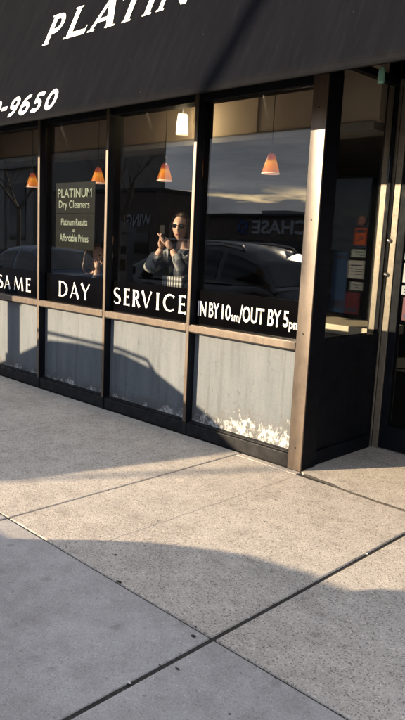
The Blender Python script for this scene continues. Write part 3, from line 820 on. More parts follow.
# ------------------------------------------------------------------ people inside
SKIN = vary(mat('skin', (.58, .36, .26), .5), (.58, .36, .26), .08, 30)
HAIR1 = vary(mat('dark_hair', (.045, .025, .016), .45), (.045, .025, .016), .5, 60)
HAIR2 = vary(mat('brown_hair', (.065, .036, .022), .45), (.065, .036, .022), .5, 60)
def skinned(chains, sub=2):
    """chains: list of lists of (x, y, z, r); the first vertex of a chain welds to an equal earlier vertex"""
    verts, edges, rad, idx = [], [], [], {}
    for ch in chains:
        prev = None
        for x, y, z, r in ch:
            k = (round(x, 4), round(y, 4), round(z, 4))
            if k not in idx: idx[k] = len(verts); verts.append((x, y, z)); rad.append(r)
            i = idx[k]
            if prev is not None and prev != i: edges.append((prev, i))
            prev = i
    me = bpy.data.meshes.new('skel'); me.from_pydata(verts, edges, [])
    o = bpy.data.objects.new('skel', me); COL.objects.link(o)
    md = o.modifiers.new('skin', 'SKIN'); md.use_smooth_shade = True
    for i, r in enumerate(rad):
        v = me.skin_vertices[0].data[i]; v.radius = (r, r) if not isinstance(r, tuple) else r; v.use_root = (i == 0)
    ss = o.modifiers.new('sub', 'SUBSURF'); ss.levels = sub; ss.render_levels = sub
    dg = bpy.context.evaluated_depsgraph_get(); dg.update()
    out = bpy.data.meshes.new_from_object(o.evaluated_get(dg))
    bpy.data.objects.remove(o); bpy.data.meshes.remove(me)
    return out
def head_fn(p):
    # facing -Y in unit sphere space
    q = p.copy()
    if q.z < 0:                                    # jaw
        q.x *= 1-.30*(-q.z)**1.3; 
        if q.y > 0: q.y *= 1-.35*(-q.z)
    f = max(0, -q.y)
    q.x *= 1-.05*f
    g = lambda x, z, sx, sz: math.exp(-((p.x-x)/sx)**2-((p.z-z)/sz)**2)*(1 if p.y < 0 else 0)
    q.y -= .20*g(0, -.18, .13, .20)+.07*g(0, .08, .10, .2)           # nose
    q.y += .09*g(.34, .10, .17, .12)+.09*g(-.34, .10, .17, .12)      # eye sockets
    q.y -= .05*g(0, -.52, .25, .07)                                   # lips
    q.y -= .07*g(0, -.85, .25, .15)                                   # chin
    q.y -= .03*g(.36, -.2, .2, .2)+.03*g(-.36, -.2, .2, .2)
    return q
def person(root, head_c, face_yaw, neck_base, chains, hand_chains, hair_mat, hair_long):
    """body = one skin-coloured mesh: head, neck, limbs, hands"""
    mb = MB()
    M = Matrix.Translation(head_c) @ Matrix.Rotation(face_yaw, 4, 'Z')
    t = MB(); t.ellipsoid((0, 0, 0), (.074, .098, .118), 40, 30, fn=head_fn)
    for s_ in (-1, 1): t.ellipsoid((s_*.076, .012, -.008), (.011, .020, .031), 10, 8)
    me = bpy.data.meshes.new('h'); t.bm.to_mesh(me); t.bm.free(); mb.add_mesh(me, M)
    mb.add_mesh(skinned(chains)); 
    for h in hand_chains: mb.add_mesh(skinned(h, 1))
    body = mb.build('body', SKIN, root, smooth=True)
    # eyes, mouth
    for s_ in (-1, 1):
        t = MB(); t.ellipsoid((s_*.027, -.079, .012), (.0125, .008, .0075), 12, 8)
        me = bpy.data.meshes.new('h'); t.bm.to_mesh(me); t.bm.free(); mb = MB(); mb.add_mesh(me, M); mb.build('eye', mat('eye', (.05, .035, .03), .15), body, smooth=True)
    t = MB(); t.ellipsoid((0, -.0965, -.062), (.022, .006, .0065), 12, 8)
    me = bpy.data.meshes.new('h'); t.bm.to_mesh(me); t.bm.free(); mb = MB(); mb.add_mesh(me, M); mb.build('mouth', mat('lip', (.30, .09, .08), .4), body, smooth=True)
    # hair: cap plus side locks
    t = MB()
    def hf(p):
        q = p.copy(); return q
    t.ellipsoid((0, .018, .030), (.086, .104, .108), 28, 18)
    dele = [v for v in t.bm.verts if v.co.y < -.045 and v.co.z < .085 or v.co.z < -.055 and v.co.y < .03]
    bmesh.ops.delete(t.bm, geom=dele, context='VERTS')
    rnd = random.Random(3)
    for k in range(60):
        a = rnd.uniform(-.15*PI, 1.15*PI)
        x0, y0 = .082*math.cos(a), .015+.095*math.sin(a)
        ln = hair_long*rnd.uniform(.75, 1.1)
        pts = [(x0*.85, y0*.85, .075), (x0*1.05, y0*1.05, .02), (x0*1.12, y0*1.1+.006, -.06), (x0*1.15+rnd.uniform(-.015, .015), y0*1.12+.01, -.06-ln*.5), (x0*1.05+rnd.uniform(-.02, .02), y0*1.1, -.06-ln)]
        t.tube(pts, [.010, .016, .017, .014, .003], 6)
    me = bpy.data.meshes.new('h'); t.bm.to_mesh(me); t.bm.free(); mb = MB(); mb.add_mesh(me, M); mb.build('hair', hair_mat, root, smooth=True)
    return M
def hand(wrist, knuck, tipdir, side, curl=.5):
    """palm chain plus five fingers; wrist, knuck: points; tipdir: bend direction; side: thumb side"""
    w, k = Vector(wrist), Vector(knuck); a = (k-w).normalized(); sd = Vector(side).normalized(); td = Vector(tipdir).normalized()
    out = [[(*w, .026), (*(w+(k-w)*.5), .033), (*k, .034)]]
    for i, ln in enumerate((.068, .076, .071, .056)):
        base = w+(k-w)*.75+sd*(.030-.020*i)
        p0 = k+sd*(.030-.020*i)
        p1 = p0+(a*(1-curl)+td*curl).normalized()*ln*.5
        p2 = p1+(a*(1-curl*1.6)+td*curl*1.6).normalized()*ln*.5
        out.append([(*base, .0105), (*p0, .010), (*p1, .009), (*p2, .0075)])
    b = w+(k-w)*.35+sd*.022; p1 = b+(sd*.8+a*.6)*.035; p2 = p1+(a*.8+td*.5).normalized()*.036
    out.append([(*b, .014), (*p1, .011), (*p2, .0085)])
    return [out[0]] , out[1:]

p1 = thing('person', 'woman in sunglasses raising a phone in both hands behind the SERVICE window', 'person', (-4.56, 4.36, 0.004))
hx, hy_ = -4.545, 4.34
hc = Vector((hx, hy_, 1.645)); fy = math.radians(33)
neck = (hx-.0, hy_+.045, 1.47)
legs = [[(hx, 4.40, .96, .13), (hx-.1, 4.40, .90, .085), (hx-.11, 4.38, .50, .06), (hx-.12, 4.40, .09, .045), (hx-.12, 4.27, .045, .035)],
        [(hx, 4.40, .96, .13), (hx+.1, 4.40, .90, .085), (hx+.11, 4.38, .50, .06), (hx+.12, 4.40, .09, .045), (hx+.12, 4.27, .045, .035)]]
RW, RK = (hx-.010, 4.13, 1.455), (hx+.032, 4.085, 1.525)
LW, LK = (hx+.140, 4.115, 1.455), (hx+.098, 4.08, 1.525)
RE, LE = (hx-.215, 4.19, 1.27), (hx+.27, 4.13, 1.27)
torso = [(hx, 4.40, .96, .13), (hx, 4.41, 1.12, .118), (hx, 4.41, 1.27, .125), (hx, 4.40, 1.40, .085), (*neck, .05), (hx, hy_+.02, 1.56, .05)]
arms = [[(hx, 4.40, 1.40, .085), (hx-.17, 4.39, 1.395, .06), (*RE, .046), (*RW, .029)], [(hx, 4.40, 1.40, .085), (hx+.17, 4.37, 1.395, .06), (*LE, .046), (*LW, .029)]]
ra, rb = hand(RW, RK, (.7, -.25, .6), (.45, -.8, .3), .38)
la, lb_ = hand(LW, LK, (-.7, -.25, .6), (-.45, -.8, .3), .38)
person(p1, hc, fy, neck, [torso]+arms+legs, [ra, la]+[[f] for f in rb]+[[f] for f in lb_], HAIR1, .22)
JACKET = mat('denim', (.03, .04, .06), .8)
def _jk(m):
    f = noise(m, objco(m), 5.5, 4, .6)
    L(m, ramp(m, f, [(.42, (.016, .020, .032)), (.50, (.05, .058, .075)), (.55, (.30, .30, .29)), (.66, (.19, .20, .22))]), bsdf(m).inputs['Base Color'])
_jk(JACKET)
jt = [(hx, 4.40, 1.02, .15), (hx, 4.41, 1.15, .14), (hx, 4.41, 1.28, .147), (hx, 4.40, 1.405, .102), (hx, hy_+.05, 1.455, .066)]
mb = MB(); mb.add_mesh(skinned([jt]+[[(hx, 4.40, 1.405, .102), (hx-.175, 4.39, 1.395, .078), (*RE, .064), (hx-.04, 4.15, 1.42, .044)], [(hx, 4.40, 1.405, .102), (hx+.175, 4.37, 1.395, .078), (*LE, .064), (hx+.168, 4.125, 1.42, .044)]]))
mb.build('jacket', JACKET, p1, smooth=True)
CUFF = vary(mat('pale_denim', (.34, .34, .32), .8), (.34, .34, .32), .2, 20)
mb = MB(); mb.add_mesh(skinned([[(hx-.218, 4.20, 1.30, .064), (hx-.222, 4.185, 1.255, .071), (hx-.16, 4.17, 1.34, .062), (hx-.09, 4.15, 1.42, .052)]], 2))
mb.build('sleeve', CUFF, p1, smooth=True)
PLAID = mat('plaid', (.5, .5, .5), .85)
def _pl(m):
    w1 = N(m, 'ShaderNodeTexWave', Scale=11.0, Distortion=1.5); w1.bands_direction = 'X'; L(m, objco(m), w1.inputs['Vector'])
    w2 = N(m, 'ShaderNodeTexWave', Scale=7.0, Distortion=1.0); w2.bands_direction = 'Z'; L(m, objco(m), w2.inputs['Vector'])
    c = mixc(m, 1.0, ramp(m, w1.outputs['Fac'], [(.3, (.05, .05, .055)), (.6, (.6, .6, .58))]), ramp(m, w2.outputs['Fac'], [(.3, (.4, .4, .4)), (.6, (1, 1, 1))]), 'MULTIPLY')
    L(m, c, bsdf(m).inputs['Base Color'])
_pl(PLAID)
mb = MB(); mb.loft([[(hx-.13+.26*i/12, 4.262-.028*math.sin(PI*i/12)+.0*j, .98+.235*j/6) for i in range(13)] for j in range(7)])
mb.loft([[(hx-.13+.26*i/12, 4.285-.028*math.sin(PI*i/12), .98+.235*j/6) for i in range(13)] for j in range(7)])
mb.build('shirt', PLAID, p1, smooth=True)
mb = MB(); mb.add_mesh(skinned([[(hx, 4.40, .98, .145), (hx-.1, 4.40, .88, .1), (hx-.11, 4.38, .5, .075), (hx-.12, 4.40, .11, .06)], [(hx, 4.40, .98, .145), (hx+.1, 4.40, .88, .1), (hx+.11, 4.38, .5, .075), (hx+.12, 4.40, .11, .06)]]))
mb.build('trousers', mat('dark_cloth', (.02, .022, .03), .9), p1, smooth=True)
Mh = Matrix.Translation(hc) @ Matrix.Rotation(fy, 4, 'Z')
t = MB()
for s_ in (-1, 1): t.ellipsoid((s_*.031, -.092, .012), (.026, .006, .018), 18, 10)
t.tube([(-.01, -.1, .018), (.01, -.1, .018)], .003, 6)
for s_ in (-1, 1): t.tube([(s_*.062, -.088, .02), (s_*.080, -.03, .016), (s_*.081, .02, .012)], .003, 6)
me = bpy.data.meshes.new('h'); t.bm.to_mesh(me); t.bm.free(); mb = MB(); mb.add_mesh(me, Mh); mb.build('sunglasses', mat('lens_black', (.008, .008, .008), .08), p1, smooth=True)
ph = MB(); ph.box(hx+.035, hx+.097, 4.060, 4.069, 1.525, 1.655, .004)
pho = ph.build('phone', mat('phone_black', (.003, .003, .004), .6, spec=.1)); tag(pho, 'black phone held up by the woman behind the SERVICE window', 'phone')
setloc(pho, (hx+.065, 4.056, 1.57))

p2 = thing('person', 'dark-haired person in a navy top seated behind the DAY window, hand at the cheek', 'person', (-5.62, 4.4, .004))
qx, qy = -5.73, 4.30
hc2 = Vector((qx, qy, 1.335)); fy2 = math.radians(98)
neck2 = (qx-.03, qy+.02, 1.18)
torso2 = [(qx-.10, qy+.04, .69, .13), (qx-.09, qy+.04, .86, .115), (qx-.07, qy+.04, 1.0, .12), (qx-.05, qy+.03, 1.11, .085), (*neck2, .05), (qx-.015, qy+.01, 1.26, .05)]
RE2, RW2, RK2 = (qx+.16, qy-.13, .98), (qx+.135, qy-.085, 1.215), (qx+.105, qy-.055, 1.28)
arms2 = [[(qx-.05, qy+.03, 1.11, .085), (qx-.02, qy-.13, 1.10, .058), (*RE2, .045), (*RW2, .029)],
         [(qx-.05, qy+.03, 1.11, .085), (qx-.04, qy+.20, 1.10, .058), (qx+.08, qy+.24, .86, .045), (qx+.24, qy+.16, .80, .03), (qx+.32, qy+.13, .80, .03)]]
legs2 = [[(qx-.10, qy+.04, .69, .13), (qx+.0, qy-.05, .68, .09), (qx+.34, qy-.06, .66, .065), (qx+.36, qy-.06, .30, .05), (qx+.44, qy-.06, .26, .035)],
         [(qx-.10, qy+.04, .69, .13), (qx+.0, qy+.13, .68, .09), (qx+.34, qy+.14, .66, .065), (qx+.36, qy+.14, .30, .05), (qx+.44, qy+.14, .26, .035)]]
r2a, r2b = hand(RW2, RK2, (-.6, .6, .4), (.4, .8, .2), .35)
person(p2, hc2, fy2, neck2, [torso2]+arms2+legs2, [r2a]+[[f] for f in r2b], HAIR2, .10)
NAVY = vary(mat('navy_cloth', (.012, .016, .03), .85), (.012, .016, .03), .3, 20)
mb = MB(); mb.add_mesh(skinned([[(qx-.10, qy+.04, .70, .145), (qx-.09, qy+.04, .86, .132), (qx-.07, qy+.04, 1.0, .138), (qx-.05, qy+.03, 1.115, .10), (qx-.035, qy+.02, 1.165, .062)],
    [(qx-.05, qy+.03, 1.115, .10), (qx-.02, qy-.135, 1.10, .072), (*RE2, .06), (qx+.14, qy-.095, 1.17, .042)], [(qx-.05, qy+.03, 1.115, .10), (qx-.04, qy+.205, 1.10, .072), (qx+.08, qy+.24, .86, .06), (qx+.22, qy+.17, .80, .042)]]))
mb.build('jumper', NAVY, p2, smooth=True)
mb = MB(); mb.add_mesh(skinned([[(qx-.10, qy+.04, .70, .14), (qx+.0, qy-.05, .68, .105), (qx+.34, qy-.06, .66, .08), (qx+.36, qy-.06, .33, .065)], [(qx-.10, qy+.04, .70, .14), (qx+.0, qy+.13, .68, .105), (qx+.34, qy+.14, .66, .08), (qx+.36, qy+.14, .33, .065)]]))
mb.build('trousers', mat('dark_cloth'), p2, smooth=True)
st = thing('bar_stool', 'dark stool under the seated person behind the DAY window', 'stool', (qx-.06, qy+.04, .004))
sx_, sy_ = qx-.06, qy+.04
mb = MB(); mb.lathe([(.0, .50), (.17, .50), (.185, .52), (.18, .555), (.0, .56)], sx_, sy_, 24); mb.build('seat', mat('dark_cloth'), st)
for a in range(4):
    c, s_ = math.cos(a*PI/2+.78), math.sin(a*PI/2+.78)
    mb = MB(); mb.tube([(sx_+.13*c, sy_+.13*s_, .50), (sx_+.2*c, sy_+.2*s_, .006)], .014, 8); mb.build('leg', BLACK, st)
mb = MB(); mb.tube([(sx_+.17*math.cos(a*PI/12), sy_+.17*math.sin(a*PI/12), .24) for a in range(25)], .009, 6); mb.build('foot_ring', BLACK, st)

# ------------------------------------------------------------------ parked cars (front towards -X)
TYRE = mat('tyre', (.015, .015, .015), .85); RIM = mat('rim', (.45, .45, .46), .3, .9)
RED = mat('tail_red', (.35, .01, .01), .2); CLEAR = mat('lamp_clear', (.6, .6, .6), .1); TRIM = mat('car_trim', (.015, .015, .016), .5)
def lerp_profile(prof, x):
    for (a, za), (b, zb) in zip(prof, prof[1:]):
        if a <= x <= b: return za+(zb-za)*(x-a)/max(1e-6, b-a)
    return prof[0][1] if x < prof[0][0] else prof[-1][1]
def make_car(name, label, cat, paint, W_, low, roof, wheels, wr, rails, loc):
    c = thing(name, label, cat, (0, 0, 0), 'cars parked along the kerb', False)
    xs_ = sorted(set([round(low[0][0]+(low[-1][0]-low[0][0])*i/44, 3) for i in range(45)]+[p[0] for p in low]))
    rings = []
    x_a, x_b = low[0][0], low[-1][0]
    for x in xs_:
        zt = lerp_profile(low, x)
        e = min(x-x_a, x_b-x); taper = 1-.22*max(0, 1-e/.6)**2
        w = W_*taper
        zb = .22
        for wx in wheels:
            d = abs(x-wx)
            if d < wr+.06: zb = max(zb, math.sqrt((wr+.06)**2-d*d)+wr*.9)
        zb = min(zb, zt-.04)
        sec = [(x, w*.93, zb), (x, w*.985, zb+(zt-zb)*.25), (x, w, zb+(zt-zb)*.55), (x, w*.97, zb+(zt-zb)*.82), (x, w*.90, zb+(zt-zb)*.95), (x, w*.72, zt), (x, w*.3, zt+.02), (x, -w*.3, zt+.02), (x, -w*.72, zt), (x, -w*.9, zb+(zt-zb)*.95), (x, -w*.97, zb+(zt-zb)*.82), (x, -w, zb+(zt-zb)*.55), (x, -w*.985, zb+(zt-zb)*.25), (x, -w*.93, zb)]
        rings.append(sec)
    mb = MB(); mb.loft(rings, caps=True); mb.build('body', paint, c)
    # underbody so that no light passes below the arches
    mb = MB(); mb.box(x_a+.12, x_b-.12, -W_*.8, W_*.8, .2, .55); mb.build('underbody', TRIM, c)
    # greenhouse
    rx0, rx1 = roof[0][0], roof[-1][0]
    def sec(x, inset=0.0):
        zr = lerp_profile(roof, x); zb = lerp_profile(low, x)-.03
        h = max(.002, zr-zb); hr = max(p[1] for p in roof)-zb
        k = min(1, h/max(.05, hr))
        wb = W_*.905; wt = W_*(.905-.21*k)
        o_ = inset
        return [(x, wb+o_, zb), (x, wb*.55+wt*.45+.012+o_, zb+h*.5), (x, wt+.01+o_, zb+h*.88), (x, wt-.05, zr+o_), (x, 0, zr+.025+o_), (x, -wt+.05, zr+o_), (x, -wt-.01-o_, zb+h*.88), (x, -(wb*.55+wt*.45)-.012-o_, zb+h*.5), (x, -wb-o_, zb)]
    gx_ = sorted(set([rx0+(rx1-rx0)*i/24 for i in range(25)]+[p[0] for p in roof]))
    mb = MB(); mb.loft([sec(x) for x in gx_], caps=True); mb.build('cabin', paint, c)
    # windscreens follow the first and last roof spans
    for nm, a, b in (('windscreen', roof[0], roof[1]), ('rear_window', roof[-2], roof[-1])):
        r_ = []
        for t in (.12, .5, .9):
            x = a[0]+(b[0]-a[0])*(t if nm == 'windscreen' else 1.0-t)
            s_ = sec(x, .006); r_.append([Vector(p) for p in s_[3:6]])
        mb = MB(); mb.loft([[tuple(p) for p in q] for q in r_]); mb.build(nm, CARGLASS, c)
    # side windows between pillars
    n_w = 3 if rails else 2
    span = (roof[0][0]+(roof[1][0]-roof[0][0])*.55, roof[-1][0]-(roof[-1][0]-roof[-2][0])*.55)
    for sgn in (1, -1):
        for k in range(n_w):
            a = span[0]+(span[1]-span[0])*(k+.06)/n_w; b = span[0]+(span[1]-span[0])*(k+.94)/n_w
            mb = MB(); rr = []
            for x in [a+(b-a)*i/6 for i in range(7)]:
                s_ = sec(x, .008); p0, p1_, p2_ = [Vector(p) for p in s_[:3]]
                q0 = p0.lerp(p1_, .18); 
                col_ = [q0, p1_, p2_.lerp(p1_, .12)]
                rr.append([(p.x, p.y*sgn, p.z) for p in col_])
            mb.loft(rr); mb.build('side_window', CARGLASS, c)
        for k in range(2 if n_w == 3 else 2):
            hx_ = span[0]+(span[1]-span[0])*(k+.8)/n_w; zb = lerp_profile(low, hx_)
            mb = MB(); mb.box(hx_-.1, hx_+.07, sgn*W_*.985-.012, sgn*W_*.985+.018, zb-.17, zb-.14, .006); mb.build('door_handle', TRIM, c)
        mx_ = span[0]-.02; zb = lerp_profile(low, mx_)
        mb = MB(); mb.box(mx_-.07, mx_+.07, sgn*(W_+.1)-.09, sgn*(W_+.1)+.06, zb+.02, zb+.16, .03); mb.build('mirror', paint, c)
        zf = lerp_profile(low, x_a+.12); mb = MB(); mb.box(x_a-.0, x_a+.22, sgn*W_*.66-.17, sgn*W_*.66+.17, zf-.17, zf-.05, .03); mb.build('headlight', CLEAR, c)
        zr_ = lerp_profile(low, x_b-.12); mb = MB(); mb.box(x_b-.16, x_b+.004, sgn*W_*.72-.13, sgn*W_*.72+.13, zr_-.22, zr_-.04, .03); mb.build('tail_light', RED, c)
        for wx in wheels:
            mb = MB(); cyy = sgn*(W_-.11)
            prof = [(wr*.60, -.10), (wr*.93, -.10), (wr, -.07), (wr, .07), (wr*.93, .10), (wr*.62, .10), (wr*.60, -.10)]
            n = 28; rg = [[(wx+r*math.cos(2*PI*k/n), cyy+o_, wr+r*math.sin(2*PI*k/n)) for k in range(n)] for r, o_ in prof]
            mb.loft(rg, closed=True); w_ = mb.build('wheel', TYRE, c)
            mb = MB(); rg = [[(wx+r*math.cos(2*PI*k/n), cyy+sgn*o_, wr+r*math.sin(2*PI*k/n)) for k in range(n)] for r, o_ in [(wr*.62, .085), (wr*.56, .06), (wr*.2, .05), (.01, .055)]]
            mb.loft(rg, closed=True); mb.build('rim', RIM, w_)
        if rails:
            zr_ = max(p[1] for p in roof); yy_ = sgn*W_*.66
            mb = MB(); mb.tube([(-.75, yy_, zr_-.05), (-.65, yy_, zr_+.03), (-.3, yy_, zr_+.03), (.55, yy_, zr_+.025), (.95, yy_, zr_-.02), (1.05, yy_, zr_-.11)], .018, 8); mb.build('roof_rail', TRIM if False else RIM, c)
    mb = MB(); mb.box(x_a-.04, x_a+.12, -W_*.7, W_*.7, .26, .46, .04); mb.build('front_bumper', TRIM, c)
    mb = MB(); mb.box(x_b-.12, x_b+.04, -W_*.8, W_*.8, .28, .52, .04); mb.build('rear_bumper', TRIM, c)
    c.location = loc
    return c
SILVER = vary(mat('grey_paint', (.055, .057, .06), .25, .4, coat=.8), (.055, .057, .06), .04, 3)
GREY = vary(mat('graphite_paint', (.05, .055, .065), .25, .3, coat=.8), (.05, .055, .065), .06, 3)
REDP = vary(mat('blue_paint', (.03, .06, .12), .25, .3, coat=.8), (.03, .06, .12), .06, 3)
make_car('parked_suv', 'grey estate SUV with roof rails parked at the kerb facing left', 'car', SILVER, .90,
    [(-2.3, .50), (-2.24, .82), (-2.05, .97), (-1.45, 1.08), (-.5, 1.10), (1.45, 1.13), (1.75, 1.07), (1.97, .90), (2.06, .70), (2.08, .5)],
    [(-1.62, 1.09), (-.55, 1.61), (-.05, 1.65), (.60, 1.645), (1.0, 1.57), (1.40, 1.42), (1.78, 1.06)], (-1.42, 1.36), .345, True, (-7.50, -.42, ROADZ))
make_car('parked_hatchback', 'dark grey hatchback parked at the kerb behind the grey SUV', 'car', GREY, .82,
    [(-1.95, .34), (-1.87, .45), (-1.68, .55), (-1.42, .67), (-1.16, .745), (-.90, .78), (-.6, .80), (0, .85), (1.5, .90), (1.75, .86), (1.85, .6), (1.88, .45)],
    [(-.70, .80), (.15, 1.32), (.5, 1.38), (1.0, 1.34), (1.72, .90)], (-1.2, 1.2), .31, False, (-2.2, -.50, ROADZ))
make_car('parked_sedan', 'dark blue sedan parked at the kerb ahead of the grey SUV', 'car', REDP, .88,
    [(-2.3, .48), (-2.24, .68), (-2.0, .80), (-1.4, .88), (-.9, .92), (.9, .95), (1.6, .96), (2.15, .92), (2.28, .7), (2.3, .48)],
    [(-1.0, .91), (-.15, 1.36), (.3, 1.42), (.85, 1.38), (1.65, .95)], (-1.4, 1.4), .32, False, (-13.0, -.55, ROADZ))

# ------------------------------------------------------------------ street trees, lamp post
BARK = vary(mat('bark', (.09, .07, .055), .9), (.09, .07, .055), .4, 30, bumpk=(40, .5, .01))
def bare_tree(label, base, height, tr, seed, group='bare street trees'):
    rnd = random.Random(seed)
    t_ = thing('bare_tree', label, 'tree', base, group)
    trunk, crown = MB(), MB()
    b = Vector(base)
    fork = height*.30
    p_ = [b+Vector((rnd.uniform(-.006, .006)*k, rnd.uniform(-.006, .006)*k, fork*k/5)) for k in range(6)]
    trunk.tube(p_, [tr*1.25]+[tr*(1-.04*k) for k in range(1, 6)], 10)
    def grow(p, d, r, ln, lev):
        pts, rr = [p], [r]; q = p.copy(); dd = d.copy()
        for k in range(4):
            dd = (dd+Vector((rnd.uniform(-.22, .22), rnd.uniform(-.22, .22), rnd.uniform(-.05, .2)))).normalized()
            q = q+dd*ln/4; pts.append(q.copy()); rr.append(max(.003, r*(1-.14*(k+1))))
        crown.tube(pts, rr, 5 if lev < 3 else 4, cap=False)
        if lev >= 5: return
        for k in range(rnd.randint(2, 3) if lev < 4 else 2):
            i = rnd.choice((2, 3, 4)); ax = Vector((rnd.uniform(-1, 1), rnd.uniform(-1, 1), rnd.uniform(-.1, .6))).normalized()
            grow(pts[i], (dd*.75+ax*.75).normalized(), rr[i]*.72, ln*rnd.uniform(.62, .85), lev+1)
    for k in range(4):
        a = k*PI/2+rnd.uniform(-.4, .4)
        grow(p_[-1], Vector((math.cos(a)*.6, math.sin(a)*.6, .9)).normalized(), tr*.55, height*.23, 1)
    trunk.build('trunk', BARK, t_); crown.build('crown', BARK, t_)
    return t_
ps = thing('shadow_column', 'added grey column at the kerb casting a shadow strip on the left panel', 'shadow column', (-8.33, .82, 0))  # invented column, sized to throw a strip of shadow on the left panel
PSM = vary(mat('column_paint', (.16, .17, .18), .45, .2), (.16, .17, .18), .12, 8)
mb = MB(); mb.box(-8.42, -8.24, .75, .89, 0, 1.62, .012); mb.box(-8.45, -8.21, .72, .92, 0, .05, .008); mb.build('body', PSM, ps)
mb = MB(); mb.prism([(.73, 1.622), (.91, 1.622), (.91, 1.78), (.73, 1.70)], 'x', -8.43, -8.23); mb.build('hood', PSM, ps)
mb = MB(); mb.box(-8.40, -8.26, .891, .896, 1.30, 1.42, .002); mb.build('screen', CARGLASS, ps)
mb = MB(); mb.box(-8.39, -8.27, .891, .90, 1.05, 1.22, .003); mb.build('keypad', mat('dark_brass'), ps)
bare_tree('tall bare tree on the far pavement before the wing restaurant', (-24.6, -12.2, 0), 8.5, .13, 5)
bare_tree('wide bare tree on the far pavement near the stone building', (-33.0, -12.0, 0), 9.5, .14, 8)
lp = thing('street_lamp', 'tall steel street lamp with a curved arm on the far pavement', 'street lamp', (-11.6, -11.0, 0))
STEEL = mat('galvanised', (.3, .3, .3), .5, .6)
mb = MB(); mb.lathe([(.14, 0), (.14, .08), (.07, .14), (.034, .5), (.034, 5.2), (.062, 5.4), (.062, 8.6)], -11.6, -11.0, 16); mb.build('post', STEEL, lp)  # thin below and thick above, shaped so its shadow shows mainly on the awning
mb = MB(); mb.tube([(-11.6, -11.0, 8.4), (-11.6, -10.6, 8.9), (-11.6, -9.8, 9.1), (-11.6, -9.2, 9.1)], .04, 8); mb.build('arm', STEEL, lp)
mb = MB(); mb.ellipsoid((-11.6, -8.9, 9.07), (.16, .38, .08), 16, 8); mb.build('lamp_head', STEEL, lp)

# ------------------------------------------------------------------ buildings across the street (seen in the glass)
def facing(x, z, y): return lambda a, b, h: (a, y+.02+h, b)
bk = thing('bank_building', 'low brown bank building with a CHASE sign across the street', 'building', (-28, -34, 0))
DKB = vary(mat('dark_brick_wall', (.13, .10, .085), .9), (.13, .10, .085), .2, 1)
mb = MB(); mb.box(-37.4, -14, -38, -30, ROADZ, 3.55); mb.build('wall', DKB, bk)
mb = MB(); mb.box(-37.5, -13.7, -38.3, -29.7, 3.55, 3.72, .02); mb.build('roof', mat('roofing'), bk)
mb = MB(); mb.box(-33.9, -31.2, -36, -33, 3.72, 4.15, .03); mb.build('roof_unit', STEEL, bk)
for k in range(7):
    mb = MB(); mb.box(-36.6+k*3.2, -34.2+k*3.2, -29.99, -29.94, .5, 1.9); mb.build('window', CARGLASS, bk)
SIGNW = mat('sign_white', (.42, .44, .48), .5); SIGNB = mat('sign_blue', (.02, .06, .22), .5)
mb = MB()
text_into(mb, 'CHASE', 27.25, 32.1, 2.32, 3.28, lambda a, b, h: (-a, -29.93, b), 0, .03); mb.build('lettering', SIGNW, bk)
mb = MB()
cxl, czl, rl = -32.95, 2.80, .50
for k in range(4):
    a = math.radians(90*k)
    pts = [(-.95, 1.0), (.35, 1.0), (.35, .38), (-.38, .38)]
    mb.poly([(cxl+rl*(p[0]*math.cos(a)-p[1]*math.sin(a)), -29.93, czl+rl*(p[0]*math.sin(a)+p[1]*math.cos(a))) for p in pts])
mb.build('emblem', SIGNB, bk)
wb_ = thing('restaurant_building', 'dark single-storey restaurant with a WING S sign across the street', 'building', (-46, -34, 0))
mb = MB(); mb.box(-57, -42.3, -35, -30, ROADZ, 5.45); mb.build('wall', DKB, wb_)
mb = MB(); mb.box(-57.1, -42.2, -35.1, -29.8, 5.45, 5.7, .02); mb.build('roof', mat('roofing'), wb_)
for k in range(4):
    mb = MB(); mb.box(-56.4+k*3.5, -53.6+k*3.5, -29.99, -29.94, .4, 2.1); mb.build('window', CARGLASS, wb_)
mb = MB(); text_into(mb, 'WING', 42.86, 45.97, 2.65, 3.6, lambda a, b, h: (-a, -29.93, b), 0, .012); mb.build('lettering', SIGNW, wb_)
mb = MB(); text_into(mb, 'S', 47.0, 47.8, 2.65, 3.6, lambda a, b, h: (-a, -29.93, b), 0, .012)
mb.build('lettering', SIGNW, wb_)
ob = thing('stone_building', 'tall ornate stone building with pilasters and a round medallion across the street', 'building', (-85, -36, 0))
STONE = vary(mat('stone', (.22, .21, .20), .85), (.22, .21, .20), .15, 1)
K = 1.738
mb = MB(); mb.box(-112, -59, -46, -30, ROADZ, 14.9); mb.box(-112.3, -58.7, -46.3, -29.6, 14.9, 15.6, .05); mb.box(-112, -59, -30, -29.5, 8.0, 8.5, .03); mb.build('wall', STONE, ob)
for k in range(10):
    mb = MB(); mb.box(-111.4+k*5.6, -110.4+k*5.6, -30, -29.7, ROADZ, 14.8, .03); mb.build('pilaster', STONE, ob)
for k in range(9):
    for z0, z1 in ((1.0, 6.6), (9.3, 13.6)):
        mb = MB(); mb.box(-109.6+k*5.6, -106.6+k*5.6, -29.99, -29.9, z0, z1); mb.build('window', CARGLASS, ob)
mb = MB(); mb.tube([(-63.2+.95*math.cos(a*PI/12), -29.6, 11.0+.95*math.sin(a*PI/12)) for a in range(25)], .15, 6); mb.build('medallion', STONE, ob)
mb = MB(); mb.box(-112, 40, -29.5, -13.9, ROADZ, ROADZ+.006); tag(mb.build('parking_lot', ASPH), kind='structure')

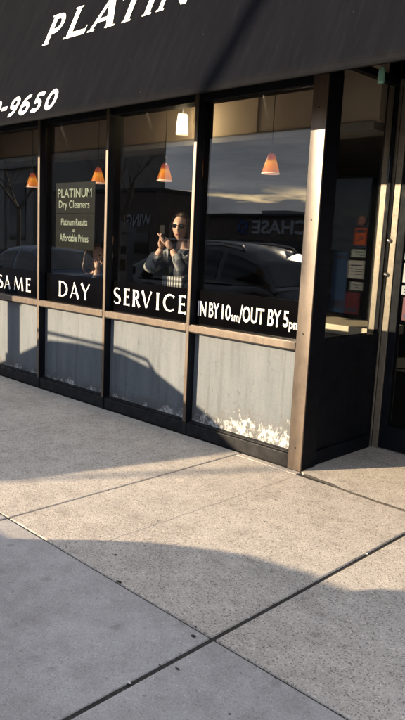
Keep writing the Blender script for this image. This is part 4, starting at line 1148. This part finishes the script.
# ------------------------------------------------------------------ litter on the pavement
rnd = random.Random(21)
def crumb(x, y, r, m, name, label, cat, grp):
    mb = MB(); r *= .8; mb.ellipsoid((x, y, r*.22), (r*rnd.uniform(.9, 1.7), r*rnd.uniform(.45, .8), r*.3), 8, 6, fn=lambda p: p*(1+.42*rnd.uniform(-1, 1)))
    o = mb.build(name, m); tag(o, label, cat, grp); setloc(o, (x, y, 0)); return o
LEAFM = mat('dry_leaf', (.035, .025, .02), .9); PALE = mat('pale_litter', (.6, .58, .55), .7)
for (x, y, r, lb) in [(-2.46, 2.0, .010, 'dark curled leaf scrap on the shaded aggregate slab left of centre'), (-2.24, 1.845, .012, 'dark crumb wedged in the narrow joint left of the crossing'),
                      (-1.71, 1.79, .012, 'dark leaf crumb beside the joint crossing'), (-1.60, 1.60, .008, 'small dark crumb on the smooth slab below the joint crossing'),
                      (-1.62, 3.47, .014, 'dark leaf scrap on the sunlit slab at the right edge')]:
    crumb(x, y, r, LEAFM, 'leaf_scrap', lb, 'leaf', 'scraps on the pavement')
for (x, y, r, lb) in [(-1.655, 1.42, .010, 'pale paper scrap in the wide joint at the bottom'), (-1.655, 2.06, .008, 'pale chip in the wide joint above the crossing'),
                      (-1.92, 1.32, .006, 'small white speck on the smooth slab at lower left'), (-1.655, 2.98, .009, 'pinkish pale scrap in the sunlit stretch of the wide joint'), (-3.92, 3.50, .009, 'white speck close to the plinth below the SERVICE window'), (-1.42, 2.42, .006, 'white speck on the shaded aggregate slab right of the wide joint')]:
    crumb(x, y, r, PALE, 'paper_scrap', lb, 'litter', 'scraps on the pavement')

# grit scattered over the slabs and gathered in the joints
GRIT = mat('grit', (.05, .042, .036), .95)
for k in range(46):
    if k % 3 == 0: gx_, gy_ = -1.652+rnd.uniform(-.012, .012), rnd.uniform(.9, 3.4)
    elif k % 3 == 1: gx_, gy_ = rnd.uniform(-3.4, -.9), 1.837+rnd.uniform(-.012, .012)
    else:
        gy_ = rnd.uniform(1.2, 3.5); gx_ = -gy_*rnd.uniform(.62, 1.35)
    crumb(gx_, gy_, rnd.uniform(.0025, .0055), GRIT, 'grit', 'tiny dark crumb of grit on the pavement', 'grit', 'grit on the pavement')
